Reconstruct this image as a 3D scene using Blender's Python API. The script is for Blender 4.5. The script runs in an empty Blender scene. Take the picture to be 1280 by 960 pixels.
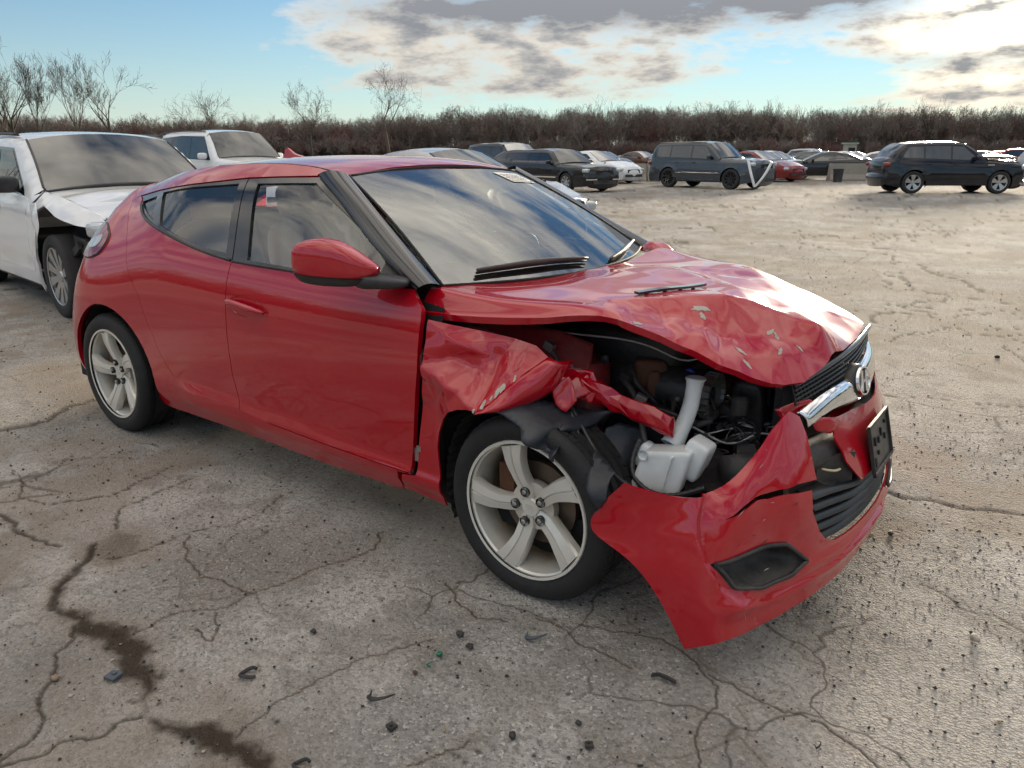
import bpy, math, random
import numpy as np
from mathutils import Vector, Matrix
from mathutils.geometry import delaunay_2d_cdt
SC = bpy.context.scene
COL = SC.collection
random.seed(7); RNG = np.random.default_rng(11)
R = math.radians
# ---------------------------------------------------------------- camera
cam = bpy.data.cameras.new('camera'); cam.lens = 26.906; cam.sensor_width = 36; cam.clip_start = .05; cam.clip_end = 4000
cam_o = bpy.data.objects.new('camera', cam); COL.objects.link(cam_o)
cam_o.location = (1.316, -2.6864, 1.4143); cam_o.rotation_euler = (R(90-16.841), R(.05), R(37.041))
SC.camera = cam_o
SC.cycles.max_bounces = 6; SC.cycles.diffuse_bounces = 2; SC.cycles.glossy_bounces = 3; SC.cycles.transmission_bounces = 3; SC.cycles.transparent_max_bounces = 6
SC.cycles.use_adaptive_sampling = True; SC.cycles.adaptive_threshold = .03; SC.cycles.caustics_reflective = False; SC.cycles.caustics_refractive = False
# ---------------------------------------------------------------- sky, sun, exposure
SUN_AZ, SUN_EL = 97.0, 9.0          # direction towards the sun, degrees (azimuth from +x towards +y)
sun_dir = Vector((math.cos(R(SUN_AZ))*math.cos(R(SUN_EL)), math.sin(R(SUN_AZ))*math.cos(R(SUN_EL)), math.sin(R(SUN_EL))))
W = bpy.data.worlds.new('World'); SC.world = W; W.use_nodes = True
W.cycles.sampling_method = 'MANUAL'; W.cycles.sample_map_resolution = 512
def world_nodes():
    nt = W.node_tree; nt.nodes.clear(); N = nt.nodes.new; L = nt.links.new
    def val(x): return x
    def m(op, a, b=None, c=None, clamp=False):
        n = N('ShaderNodeMath'); n.operation = op; n.use_clamp = clamp
        for i, q in enumerate((a, b, c)):
            if q is None: continue
            if isinstance(q, (int, float)): n.inputs[i].default_value = q
            else: L(q, n.inputs[i])
        return n.outputs[0]
    def ramp(v, stops):
        n = N('ShaderNodeValToRGB'); L(v, n.inputs[0]); e = n.color_ramp.elements
        while len(e) < len(stops): e.new(.5)
        for k, (p, c) in zip(e, stops): k.position = p; k.color = (*c, 1)
        return n.outputs[0]
    def mix(f, a, b, mode='MIX'):
        n = N('ShaderNodeMix'); n.data_type = 'RGBA'; n.blend_type = mode
        if isinstance(f, (int, float)): n.inputs[0].default_value = f
        else: L(f, n.inputs[0])
        for i, q in ((6, a), (7, b)):
            if isinstance(q, tuple): n.inputs[i].default_value = (*q, 1)
            else: L(q, n.inputs[i])
        return n.outputs[2]
    sky = N('ShaderNodeTexSky'); sky.sky_type = 'NISHITA'; sky.sun_disc = False
    sky.sun_elevation = R(SUN_EL); sky.sun_rotation = R(90-SUN_AZ); sky.air_density = 1.0; sky.dust_density = 0.0; sky.ozone_density = 1.6
    tc = N('ShaderNodeTexCoord'); sep = N('ShaderNodeSeparateXYZ'); L(tc.outputs['Generated'], sep.inputs[0])
    x, y, z = sep.outputs
    zp = m('ADD', m('MAXIMUM', z, 0.0), .10)
    px = m('DIVIDE', x, zp); py = m('DIVIDE', y, zp)
    def noise(sx, sy, scale, detail, rough, off, dist=0.0):
        c = N('ShaderNodeCombineXYZ'); L(m('MULTIPLY', px, sx), c.inputs[0]); L(m('MULTIPLY', py, sy), c.inputs[1]); c.inputs[2].default_value = off
        n = N('ShaderNodeTexNoise'); L(c.outputs[0], n.inputs['Vector']); n.inputs['Scale'].default_value = scale
        n.inputs['Detail'].default_value = detail; n.inputs['Roughness'].default_value = rough; n.inputs['Distortion'].default_value = dist
        return n.outputs[0]
    az = m('MULTIPLY', m('ARCTAN2', y, x), 180/math.pi); el = m('MULTIPLY', m('ARCSINE', z), 180/math.pi)
    def blob(a, e, wa, we, amp):      # one bank of cloud, placed by azimuth and elevation
        da = m('DIVIDE', m('SUBTRACT', az, a), wa); de = m('DIVIDE', m('SUBTRACT', el, e), we)
        r2 = m('ADD', m('MULTIPLY', da, da), m('MULTIPLY', de, de))
        q = m('SUBTRACT', 1.0, m('MULTIPLY', r2, .36), clamp=True)
        return m('MULTIPLY', m('MULTIPLY', q, q), amp)
    n1 = noise(.7, 1.15, 2.3, 5, .58, 3.1, .0)
    vm = N('ShaderNodeVectorMath'); vm.operation = 'MULTIPLY'; L(tc.outputs['Generated'], vm.inputs[0]); vm.inputs[1].default_value = (15, 15, 46)
    nn = N('ShaderNodeTexNoise'); L(vm.outputs[0], nn.inputs['Vector']); nn.inputs['Scale'].default_value = 1; nn.inputs['Detail'].default_value = 4; nn.inputs['Roughness'].default_value = .62; n2 = nn.outputs[0]
    wl = m('SUBTRACT', 1.4, m('MULTIPLY', z, 4.0), clamp=True)          # the lumpy detail belongs to the cloud banks low over the horizon
    cov = m('ADD', m('ADD', m('MULTIPLY', m('SUBTRACT', n1, .5), m('SUBTRACT', .62, m('MULTIPLY', wl, .36))), m('MULTIPLY', m('SUBTRACT', n2, .5), m('MULTIPLY', wl, .62))), .51)
    cov = m('ADD', cov, m('MULTIPLY', m('SUBTRACT', z, .20), .10))
    for b in BLOBS: cov = m('ADD', cov, blob(*b))
    dens = m('SUBTRACT', cov, .50)
    a = m('MULTIPLY', m('ADD', dens, .02), 5.5, clamp=True)
    a = m('MULTIPLY', a, m('MULTIPLY', el, .6, clamp=True))
    thick = m('MULTIPLY', m('SUBTRACT', dens, .07), 5.5, clamp=True)
    thick = m('MULTIPLY', thick, m('ADD', m('MULTIPLY', n2, 2.2), -.62), clamp=True)
    cb = .0
    for b in DARKS: cb = m('ADD', cb, blob(*b))
    thick = m('ADD', thick, m('MULTIPLY', cb, m('ADD', dens, .45)), clamp=True)
    ccol = ramp(thick, [(0, (.88, .80, .68)), (.45, (.54, .525, .50)), (1, (.27, .285, .31))])
    # the veiled sun brightens the cloud around it
    dv = N('ShaderNodeVectorMath'); dv.operation = 'DOT_PRODUCT'; L(tc.outputs['Generated'], dv.inputs[0]); dv.inputs[1].default_value = sun_dir
    dt = m('MAXIMUM', dv.outputs['Value'], 0.0)
    glow = m('ADD', m('MULTIPLY', m('POWER', dt, 350.0), 1.5), m('MULTIPLY', m('POWER', dt, 20.0), .09))
    gl = m('MULTIPLY', glow, m('SUBTRACT', 1.0, m('MULTIPLY', thick, .80)))
    warm = mix(1.0, (1.0, .86, .62), ccol, 'MULTIPLY')
    n = N('ShaderNodeVectorMath'); n.operation = 'SCALE'; L(warm, n.inputs[0]); L(gl, n.inputs['Scale'])
    cie = N('ShaderNodeVectorMath'); cie.operation = 'SCALE'; L(ccol, cie.inputs[0]); L(m('MULTIPLY', m('ADD', m('MULTIPLY', m('MAXIMUM', z, 0.0), 3.2), 1.0), .30), cie.inputs['Scale'])   # clouds overhead are brighter than low ones
    cl = mix(1.0, cie.outputs[0], n.outputs[0], 'ADD')
    ss = N('ShaderNodeVectorMath'); ss.operation = 'SCALE'; L(sky.outputs[0], ss.inputs[0]); ss.inputs['Scale'].default_value = SKY_K
    tint = mix(1.0, ss.outputs[0], (.68, .88, 1.10), 'MULTIPLY')
    hz = m('POWER', 2.718, m('MULTIPLY', m('MAXIMUM', el, 0.0), -.22))       # pale air low over the horizon
    base = mix(m('MULTIPLY', hz, .80), tint, HAZE)
    ms = mix(a, base, cl)
    bg = N('ShaderNodeBackground'); L(ms, bg.inputs[0]); bg.inputs[1].default_value = 1.0
    out = N('ShaderNodeOutputWorld'); L(bg.outputs[0], out.inputs[0])
HAZE = (.295, .318, .330)
SKY_K = .060                                     # strength of the Nishita sky
BLOBS = [(154, 6, 13, 7, -.30), (128, 7.0, 14, 3.0, .17), (138, 8.0, 6, 2.4, .10), (122, 5.0, 11, 1.1, .07), (112, 10.3, 15, 2.2, .22), (107.0, 4.6, 5.0, 1.5, -.24), (98, 6.0, 7, 2.4, .20), (99, 3.0, 8, .8, .12), (133, 2.2, 24, 1.1, -.12)]
DARKS = [(112, 10.4, 16, 2.2, 1.9), (98, 5.4, 5.0, .7, .9), (130, 9.2, 9, 1.2, .9)]
world_nodes()
sl = bpy.data.lights.new('sun', 'SUN'); sl.energy = 3.0; sl.angle = R(9); sl.color = (1.0, .86, .66)
so = bpy.data.objects.new('sun', sl); COL.objects.link(so); so.rotation_euler = sun_dir.to_track_quat('Z', 'Y').to_euler(); so.location = (0, 20, 30)
SC.view_settings.view_transform = 'Standard'; SC.view_settings.look = 'None'; SC.view_settings.gamma = 1
SC.view_settings.use_curve_mapping = False; SC.view_settings.exposure = 1.32
# ---------------------------------------------------------------- mesh helpers
def link(o, parent=None):
    COL.objects.link(o)
    if parent is not None: o.parent = parent
    return o
def tag(o, label=None, cat=None, group=None, kind=None):
    for k, v in (('label', label), ('category', cat), ('group', group), ('kind', kind)):
        if v: o[k] = v
    return o
def empty(name, loc=(0, 0, 0), rz=0.0, **kw):
    o = bpy.data.objects.new(name, None); o.empty_display_size = .3; o.location = loc; o.rotation_euler = (0, 0, rz); link(o)
    return tag(o, **kw)
def obj(name, V, F, mat, parent=None, smooth=True, loc=None):
    me = bpy.data.meshes.new(name)
    me.from_pydata([tuple(map(float, v)) for v in V], [], [tuple(map(int, f)) for f in F])
    me.materials.append(mat)
    if smooth: me.polygons.foreach_set('use_smooth', [True]*len(me.polygons))
    me.update()
    o = bpy.data.objects.new(name, me)
    if loc: o.location = loc
    return link(o, parent)
def sharp(o, deg=35):
    o.data.set_sharp_from_angle(angle=R(deg)); return o
def recalc(o):
    import bmesh
    bm = bmesh.new(); bm.from_mesh(o.data); bmesh.ops.recalc_face_normals(bm, faces=bm.faces); bm.to_mesh(o.data); bm.free(); return o
class MB:
    """collects shapes into one mesh"""
    def __init__(s): s.V = []; s.F = []
    def add(s, V, F):
        n = len(s.V); s.V += [tuple(v) for v in V]; s.F += [tuple(i+n for i in f) for f in F]; return s
    def box(s, c, d, rot=None, taper=1.0):
        c = np.array(c, float); d = np.array(d, float)/2
        P = np.array([[sx, sy, sz] for sz in (-1, 1) for sy in (-1, 1) for sx in (-1, 1)], float)
        P[4:, :2] *= taper; P = P*d
        if rot is not None: P = P @ np.array(rot).T
        return s.add(P+c, [(0, 2, 3, 1), (4, 5, 7, 6), (0, 1, 5, 4), (2, 6, 7, 3), (0, 4, 6, 2), (1, 3, 7, 5)])
    def tube(s, path, r, n=8, cap=True):
        P = np.array(path, float); m = len(P); rr = np.broadcast_to(np.asarray(r, float), (m,))
        T = np.gradient(P, axis=0); T /= np.maximum(np.linalg.norm(T, axis=1), 1e-9)[:, None]
        a = np.array([0, 0, 1.0]) if abs(T[0][2]) < .9 else np.array([1.0, 0, 0]); V = []
        u = np.cross(T[0], a)
        for i in range(m):
            u = u-T[i]*u.dot(T[i]); u /= max(np.linalg.norm(u), 1e-9); w = np.cross(T[i], u)
            for k in range(n):
                an = 2*math.pi*k/n; V.append(P[i]+rr[i]*(math.cos(an)*u+math.sin(an)*w))
        F = [(i*n+k, i*n+(k+1) % n, (i+1)*n+(k+1) % n, (i+1)*n+k) for i in range(m-1) for k in range(n)]
        if cap: F += [tuple(range(n))[::-1], tuple((m-1)*n+k for k in range(n))]
        return s.add(V, F)
    def lathe(s, prof, n=32, axis='y', c=(0, 0, 0), close=False):
        """prof: (radius, along axis)"""
        V = []; m = len(prof)
        for k in range(n):
            a = 2*math.pi*k/n
            for r, h in prof:
                p = (r*math.cos(a), h, r*math.sin(a)) if axis == 'y' else (r*math.cos(a), r*math.sin(a), h) if axis == 'z' else (h, r*math.cos(a), r*math.sin(a))
                V.append((p[0]+c[0], p[1]+c[1], p[2]+c[2]))
        F = []
        for k in range(n):
            for i in range(m-1+(1 if close else 0)):
                j = (i+1) % m; k2 = (k+1) % n
                F.append((k*m+i, k*m+j, k2*m+j, k2*m+i) if axis == 'y' else (k*m+i, k2*m+i, k2*m+j, k*m+j))
        return s.add(V, F)
    def prism(s, poly, d0, d1, axis='y', c=(0, 0, 0)):
        n = len(poly); V = []
        for d in (d0, d1):
            for a, b in poly:
                p = (a, d, b) if axis == 'y' else (a, b, d) if axis == 'z' else (d, a, b)
                V.append((p[0]+c[0], p[1]+c[1], p[2]+c[2]))
        F = [tuple(range(n)), tuple(range(n, 2*n))[::-1]]+[((i+1) % n, i, n+i, n+(i+1) % n) for i in range(n)]
        return s.add(V, F)
    def build(s, name, mat, parent=None, smooth=False, deg=None, fix=True, loc=None):
        o = obj(name, s.V, s.F, mat, parent, smooth, loc)
        if fix: recalc(o)
        if deg: sharp(o, deg)
        return o
def curve_pts(ctrl, n=24):
    C = np.array(ctrl, float); d = np.concatenate([[0], np.cumsum(np.linalg.norm(np.diff(C, axis=0), axis=1))])
    return basis(d)(np.linspace(0, d[-1], n)).dot(C)
def dens(P, h, closed=True):
    P = np.asarray(P, float); out = []
    n = len(P)
    for i in range(n if closed else n-1):
        a, b = P[i], P[(i+1) % n]; k = max(1, int(math.ceil(np.linalg.norm(b-a)/h)))
        for j in range(k): out.append(a+(b-a)*j/k)
    if not closed: out.append(P[-1])
    return np.array(out)
def inset_poly(P, g):
    P = np.asarray(P, float); n = len(P); out = []
    A = .5*np.sum(P[:, 0]*np.roll(P[:, 1], -1)-np.roll(P[:, 0], -1)*P[:, 1]); sg = 1 if A > 0 else -1
    for i in range(n):
        a = P[i]-P[i-1]; b = P[(i+1) % n]-P[i]
        na = np.array([-a[1], a[0]])/max(np.linalg.norm(a), 1e-9); nb = np.array([-b[1], b[0]])/max(np.linalg.norm(b), 1e-9)
        m = na+nb; m /= max(np.linalg.norm(m), 1e-9); q = max(m.dot(na), .45)
        out.append(P[i]+sg*m*g/q)
    return np.array(out)
def round_poly(P, it=2):
    P = np.asarray(P, float)
    for _ in range(it):
        Q = np.roll(P, -1, axis=0); P = np.stack([.75*P+.25*Q, .25*P+.75*Q], 1).reshape(-1, 2)
    return P
def cdt2(outline, h, holes=()):
    pts = []; E = []
    for lp in [outline]+list(holes):
        D = dens(lp, h); n0 = len(pts); k = len(D)
        pts += [tuple(q) for q in D]; E += [(n0+i, n0+(i+1) % k) for i in range(k)]
    O = np.asarray(outline, float); lo = O.min(0); hi = O.max(0)
    gx = np.arange(lo[0], hi[0]+h, h); gy = np.arange(lo[1], hi[1]+h*.87, h*.87)
    X, Y = np.meshgrid(gx, gy); X = X+(np.arange(len(gy)) % 2)[:, None]*h/2; X = X.ravel(); Y = Y.ravel()
    ok = inside(X, Y, outline)
    dist = segdist(X, Y, outline, True)
    for hl in holes: ok &= ~inside(X, Y, hl); dist = np.minimum(dist, segdist(X, Y, hl, True))
    ok &= dist > .45*h
    pts += list(zip(X[ok], Y[ok]))
    r = delaunay_2d_cdt([Vector((float(a), float(b))) for a, b in pts], E, [], 0, 1e-7)
    V = np.array([tuple(v) for v in r[0]]); T = np.array(r[2]); c = V[T].mean(1)
    e1 = V[T[:, 1]]-V[T[:, 0]]; e2 = V[T[:, 2]]-V[T[:, 0]]; k = np.abs(e1[:, 0]*e2[:, 1]-e1[:, 1]*e2[:, 0]) > 2e-3*h*h      # drop slivers along straight edges
    k &= inside(c[:, 0], c[:, 1], outline)
    for hl in holes: k &= ~inside(c[:, 0], c[:, 1], hl)
    return V, T[k]
def surf_normals(mapf, u, v, flip=False, e=1e-3):
    a = mapf(u+e, v)-mapf(u-e, v); b = mapf(u, v+e)-mapf(u, v-e); n = np.cross(a, b)
    n /= np.maximum(np.linalg.norm(n, axis=1), 1e-12)[:, None]
    return -n if flip else n
def panel(name, outline, mapf, mat, parent=None, h=.03, holes=(), flange=.014, off=0.0, flip=False, lip=.0015, asp=1.0):
    """flat outline -> triangulated -> laid on the curved surface mapf, with a turned-in edge. asp scales v so that the mesh is even"""
    sc = np.array([1.0, asp]); o2 = np.asarray(outline, float)*sc
    V2, T = cdt2(o2, h, [np.asarray(q, float)*sc for q in holes]); V2 = V2/sc
    P = mapf(V2[:, 0], V2[:, 1]); Nn = surf_normals(mapf, V2[:, 0], V2[:, 1], flip)
    P = P+Nn*off
    # orient triangles with the normal
    fn = np.cross(P[T[:, 1]]-P[T[:, 0]], P[T[:, 2]]-P[T[:, 0]]); s = (fn*Nn[T[:, 0]]).sum(1) < 0
    T[s] = T[s][:, ::-1]
    V = [tuple(p) for p in P]; F = [tuple(t) for t in T]
    if flange:
        cnt = {}
        for t in T:
            for a, b in ((t[0], t[1]), (t[1], t[2]), (t[2], t[0])): cnt[(a, b)] = 1
        idx = {}
        def dup(i):
            if i not in idx:
                idx[i] = len(V); V.append(tuple(P[i])); V.append(tuple(P[i]-Nn[i]*flange))
            return idx[i]
        for (a, b) in list(cnt):
            if (b, a) not in cnt:
                i, j = dup(a), dup(b); F.append((j, i, i+1, j+1))
    return obj(name, V, F, mat, parent, True)
def gridmesh(mapf, nu, nv, u=(0, 1), v=(0, 1)):
    U, Vv = np.meshgrid(np.linspace(*u, nu), np.linspace(*v, nv), indexing='ij')
    P = mapf(U.ravel(), Vv.ravel())
    F = [(i*nv+j, (i+1)*nv+j, (i+1)*nv+j+1, i*nv+j+1) for i in range(nu-1) for j in range(nv-1)]
    return P, F
def thick(o, t, off=-1):
    m = o.modifiers.new('solid', 'SOLIDIFY'); m.thickness = t; m.offset = off; return o
def copy_tree(o, parent=None, data=None):
    c = o.copy(); COL.objects.link(c); c.parent = parent
    for ch in o.children: copy_tree(ch, c)
    return c
def text_mesh(txt, size, depth=.001):
    cu = bpy.data.curves.new('lettering', 'FONT'); cu.body = txt; cu.size = size; cu.extrude = depth; cu.align_x = 'CENTER'; cu.align_y = 'CENTER'
    t = bpy.data.objects.new('lettering', cu); COL.objects.link(t)
    dg = bpy.context.evaluated_depsgraph_get(); me = bpy.data.meshes.new_from_object(t.evaluated_get(dg))
    bpy.data.objects.remove(t); return me
# ---------------------------------------------------------------- materials
def nodes(name):
    m = bpy.data.materials.new(name); m.use_nodes = True; nt = m.node_tree
    return m, nt, nt.nodes['Principled BSDF'], nt.nodes.new, nt.links.new
def setp(b, **k):
    al = dict(col='Base Color', rough='Roughness', metal='Metallic', coat='Coat Weight', coatr='Coat Roughness', coati='Coat IOR', ior='IOR', spec='Specular IOR Level', emit='Emission Color', es='Emission Strength', sheen='Sheen Weight', trans='Transmission Weight', alpha='Alpha', sss='Subsurface Weight')
    for a, v in k.items():
        b.inputs[al[a]].default_value = (*v, 1) if isinstance(v, tuple) else v
def pm(name, col, rough=.5, var=.12, scale=8.0, bump=0.0, bscale=60.0, dust=0.0, dustc=(.30, .26, .21), coord='Object', **k):
    """painted / plastic / metal material with uneven tone, optional grain and dust film"""
    m, nt, b, N, L = nodes(name); setp(b, col=col, rough=rough, **k)
    tc = N('ShaderNodeTexCoord'); src = tc.outputs[coord]
    n = N('ShaderNodeTexNoise'); L(src, n.inputs['Vector']); n.inputs['Scale'].default_value = scale; n.inputs['Detail'].default_value = 6
    if var:
        mx = N('ShaderNodeMix'); mx.data_type = 'RGBA'; L(n.outputs[0], mx.inputs[0])
        mx.inputs[6].default_value = (*[c*(1-var) for c in col], 1); mx.inputs[7].default_value = (*[min(1, c*(1+var)) for c in col], 1)
        colout = mx.outputs[2]
        if dust:
            n2 = N('ShaderNodeTexNoise'); L(src, n2.inputs['Vector']); n2.inputs['Scale'].default_value = scale*.45; n2.inputs['Detail'].default_value = 9; n2.inputs['Roughness'].default_value = .7
            mr = N('ShaderNodeMapRange'); L(n2.outputs[0], mr.inputs[0]); mr.inputs[1].default_value = .42; mr.inputs[2].default_value = .75; mr.inputs[3].default_value = 0; mr.inputs[4].default_value = dust
            m2 = N('ShaderNodeMix'); m2.data_type = 'RGBA'; L(mr.outputs[0], m2.inputs[0]); L(colout, m2.inputs[6]); m2.inputs[7].default_value = (*dustc, 1); colout = m2.outputs[2]
        L(colout, b.inputs['Base Color'])
        ra = N('ShaderNodeMapRange'); L(n.outputs[0], ra.inputs[0]); ra.inputs[3].default_value = max(0, rough-.08); ra.inputs[4].default_value = min(1, rough+.1); L(ra.outputs[0], b.inputs['Roughness'])
    if bump:
        n3 = N('ShaderNodeTexNoise'); L(src, n3.inputs['Vector']); n3.inputs['Scale'].default_value = bscale; n3.inputs['Detail'].default_value = 5
        bp = N('ShaderNodeBump'); bp.inputs['Strength'].default_value = bump; bp.inputs['Distance'].default_value = .01; L(n3.outputs[0], bp.inputs['Height']); L(bp.outputs[0], b.inputs['Normal'])
    return m
def paint(name, col, metal=0.0, rough=.35, dirt=.35, low=.75, coati=1.5):
    """car paint: clear coat over colour, road dust gathering low on the body and in blotches"""
    m, nt, b, N, L = nodes(name); setp(b, col=col, rough=rough, metal=metal, coat=1.0, coatr=.03, coati=coati, spec=.15)
    tc = N('ShaderNodeTexCoord'); sep = N('ShaderNodeSeparateXYZ'); L(tc.outputs['Object'], sep.inputs[0])
    n = N('ShaderNodeTexNoise'); L(tc.outputs['Object'], n.inputs['Vector']); n.inputs['Scale'].default_value = 3.0; n.inputs['Detail'].default_value = 10; n.inputs['Roughness'].default_value = .68
    h = N('ShaderNodeMapRange'); L(sep.outputs[2], h.inputs[0]); h.inputs[1].default_value = low; h.inputs[2].default_value = .12; h.inputs[3].default_value = 0.06; h.inputs[4].default_value = 1
    r = N('ShaderNodeMapRange'); L(n.outputs[0], r.inputs[0]); r.inputs[1].default_value = .38; r.inputs[2].default_value = .72
    mu = N('ShaderNodeMath'); mu.operation = 'MULTIPLY'; L(h.outputs[0], mu.inputs[0]); L(r.outputs[0], mu.inputs[1])
    m3 = N('ShaderNodeMath'); m3.operation = 'MULTIPLY'; L(mu.outputs[0], m3.inputs[0]); m3.inputs[1].default_value = dirt
    mx = N('ShaderNodeMix'); mx.data_type = 'RGBA'; L(m3.outputs[0], mx.inputs[0]); mx.inputs[6].default_value = (*col, 1); mx.inputs[7].default_value = (.23, .19, .15, 1)
    L(mx.outputs[2], b.inputs['Base Color'])
    c = N('ShaderNodeMapRange'); L(m3.outputs[0], c.inputs[0]); c.inputs[2].default_value = .6; c.inputs[3].default_value = 1; c.inputs[4].default_value = .25; L(c.outputs[0], b.inputs['Coat Weight'])
    n4 = N('ShaderNodeTexNoise'); L(tc.outputs['Object'], n4.inputs['Vector']); n4.inputs['Scale'].default_value = 14; n4.inputs['Detail'].default_value = 6
    cr = N('ShaderNodeMapRange'); L(n4.outputs[0], cr.inputs[0]); cr.inputs[1].default_value = .4; cr.inputs[2].default_value = .8; cr.inputs[3].default_value = .0; cr.inputs[4].default_value = .05; L(cr.outputs[0], b.inputs['Coat Roughness'])
    return m
def glass(name, tint=(.55, .60, .58), ior=1.75, dirt=.06):
    """thin pane: clear tint seen through, mirror of the sky by Fresnel, a little dust"""
    m = bpy.data.materials.new(name); m.use_nodes = True; nt = m.node_tree; nt.nodes.clear(); N = nt.nodes.new; L = nt.links.new
    tr = N('ShaderNodeBsdfTransparent'); tr.inputs[0].default_value = (*tint, 1)
    gl = N('ShaderNodeBsdfGlossy'); gl.inputs['Roughness'].default_value = .015; gl.inputs[0].default_value = (.95, .97, .97, 1)
    df = N('ShaderNodeBsdfDiffuse'); df.inputs[0].default_value = (.42, .40, .36, 1)
    tc = N('ShaderNodeTexCoord'); n = N('ShaderNodeTexNoise'); L(tc.outputs['Object'], n.inputs['Vector']); n.inputs['Scale'].default_value = 5; n.inputs['Detail'].default_value = 8
    mr = N('ShaderNodeMapRange'); L(n.outputs[0], mr.inputs[0]); mr.inputs[1].default_value = .35; mr.inputs[2].default_value = .8; mr.inputs[4].default_value = dirt*2
    fr = N('ShaderNodeFresnel'); fr.inputs[0].default_value = ior
    m0 = N('ShaderNodeMixShader'); L(mr.outputs[0], m0.inputs[0]); L(tr.outputs[0], m0.inputs[1]); L(df.outputs[0], m0.inputs[2])
    m1 = N('ShaderNodeMixShader'); L(fr.outputs[0], m1.inputs[0]); L(m0.outputs[0], m1.inputs[1]); L(gl.outputs[0], m1.inputs[2])
    o = N('ShaderNodeOutputMaterial'); L(m1.outputs[0], o.inputs[0]); return m
M = {}
def mats():
    M['red'] = paint('red_paint', (.42, .0003, .011), rough=.34, dirt=.04, coati=1.62)
    M['red_in'] = pm('red_primer_paint', (.22, .010, .014), .45, dust=.35, coat=.4)
    M['primer'] = pm('bare_primer', (.44, .40, .34), .7, var=.35, scale=60)
    M['black_gloss'] = pm('black_gloss_trim', (.012, .013, .016), .12, var=.2, coat=.6)
    M['black_trim'] = pm('black_plastic_trim', (.018, .019, .021), .38, bump=.05, dust=.15)
    M['black_matt'] = pm('black_matt_plastic', (.020, .020, .022), .55, bump=.15, bscale=120, dust=.30)
    M['liner'] = pm('fender_liner_plastic', (.014, .017, .024), .42, bump=.3, bscale=25, dust=.25, dustc=(.12, .13, .15))
    M['rubber'] = pm('tyre_rubber', (.011, .011, .012), .70, bump=.25, bscale=90, dust=.10, dustc=(.13, .12, .105), scale=14)
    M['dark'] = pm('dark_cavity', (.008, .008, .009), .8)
    M['engine'] = pm('grimy_engine_metal', (.030, .029, .028), .5, metal=.3, dust=.45, dustc=(.10, .085, .07), bump=.4, bscale=40)
    M['alu'] = pm('dull_aluminium', (.38, .38, .37), .42, metal=.9, dust=.4, scale=20)
    M['rust'] = pm('rusty_steel', (.11, .045, .022), .8, var=.4, scale=30, bump=.4)
    M['chrome'] = pm('chrome', (.86, .87, .88), .07, metal=1.0, var=.05, dust=.06)
    M['white_pl'] = pm('milky_plastic', (.80, .83, .82), .35, var=.10, scale=14, dust=.25, sss=.0, coat=.2)
    M['cream_pl'] = pm('cream_plastic', (.55, .50, .33), .45)
    M['blue_pl'] = pm('blue_plastic', (.012, .05, .42), .35)
    M['glass'] = glass('car_glass', (.92, .95, .95), 2.1, .008); M['glass_ws'] = glass('windscreen_glass', (.55, .62, .64), 3.0, .03)
    M['glass_dk'] = glass('tinted_glass', (.10, .11, .12), 1.7, .05)
    M['glass_far'] = pm('dark_glazing', (.012, .016, .02), .06, var=.1, spec=.9, ior=1.7)
    M['seat'] = pm('light_grey_cloth', (.74, .73, .69), .85, bump=.3, bscale=250)
    M['dash'] = pm('dark_dash_plastic', (.035, .036, .038), .6, bump=.1)
    M['lens_red'] = pm('red_lens', (.20, .003, .006), .06, var=.25, scale=30, coat=1.0)
    M['lens_clear'] = pm('clear_lens', (.55, .57, .58), .08, var=.3, scale=30, coat=1.0, metal=.4)
    M['ws_mid'] = pm('reflecting_windscreen', (.018, .024, .028), .03, var=.1, spec=.8, ior=1.75)
    M['trim_light'] = pm('light_cabin_trim', (.50, .49, .46), .8)
    M['paper'] = pm('white_paper', (.75, .75, .72), .8, var=.05)
    M['ink'] = pm('black_ink', (.03, .03, .035), .8, var=0)
    M['disc'] = pm('brake_disc_steel', (.16, .12, .09), .45, metal=.7, var=.3)
    # alloy with brown brake dust collecting in the barrel
    m, nt, b, N, L = nodes('dirty_alloy'); setp(b, rough=.36, metal=.35)
    tc = N('ShaderNodeTexCoord'); ge = N('ShaderNodeSeparateXYZ'); L(tc.outputs['Object'], ge.inputs[0])
    n = N('ShaderNodeTexNoise'); L(tc.outputs['Object'], n.inputs['Vector']); n.inputs['Scale'].default_value = 11; n.inputs['Detail'].default_value = 8; n.inputs['Roughness'].default_value = .65
    ad = N('ShaderNodeMath'); ad.operation = 'MULTIPLY_ADD'; L(ge.outputs[1], ad.inputs[0]); ad.inputs[1].default_value = 14.0; L(n.outputs[0], ad.inputs[2])
    rp = N('ShaderNodeMapRange'); L(ad.outputs[0], rp.inputs[0]); rp.inputs[1].default_value = -.35; rp.inputs[2].default_value = .75
    mx = N('ShaderNodeMix'); mx.data_type = 'RGBA'; L(rp.outputs[0], mx.inputs[0]); mx.inputs[6].default_value = (.74, .71, .64, 1); mx.inputs[7].default_value = (.34, .25, .15, 1)
    L(mx.outputs[2], b.inputs['Base Color']); M['alloy'] = m
mats()
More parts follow.
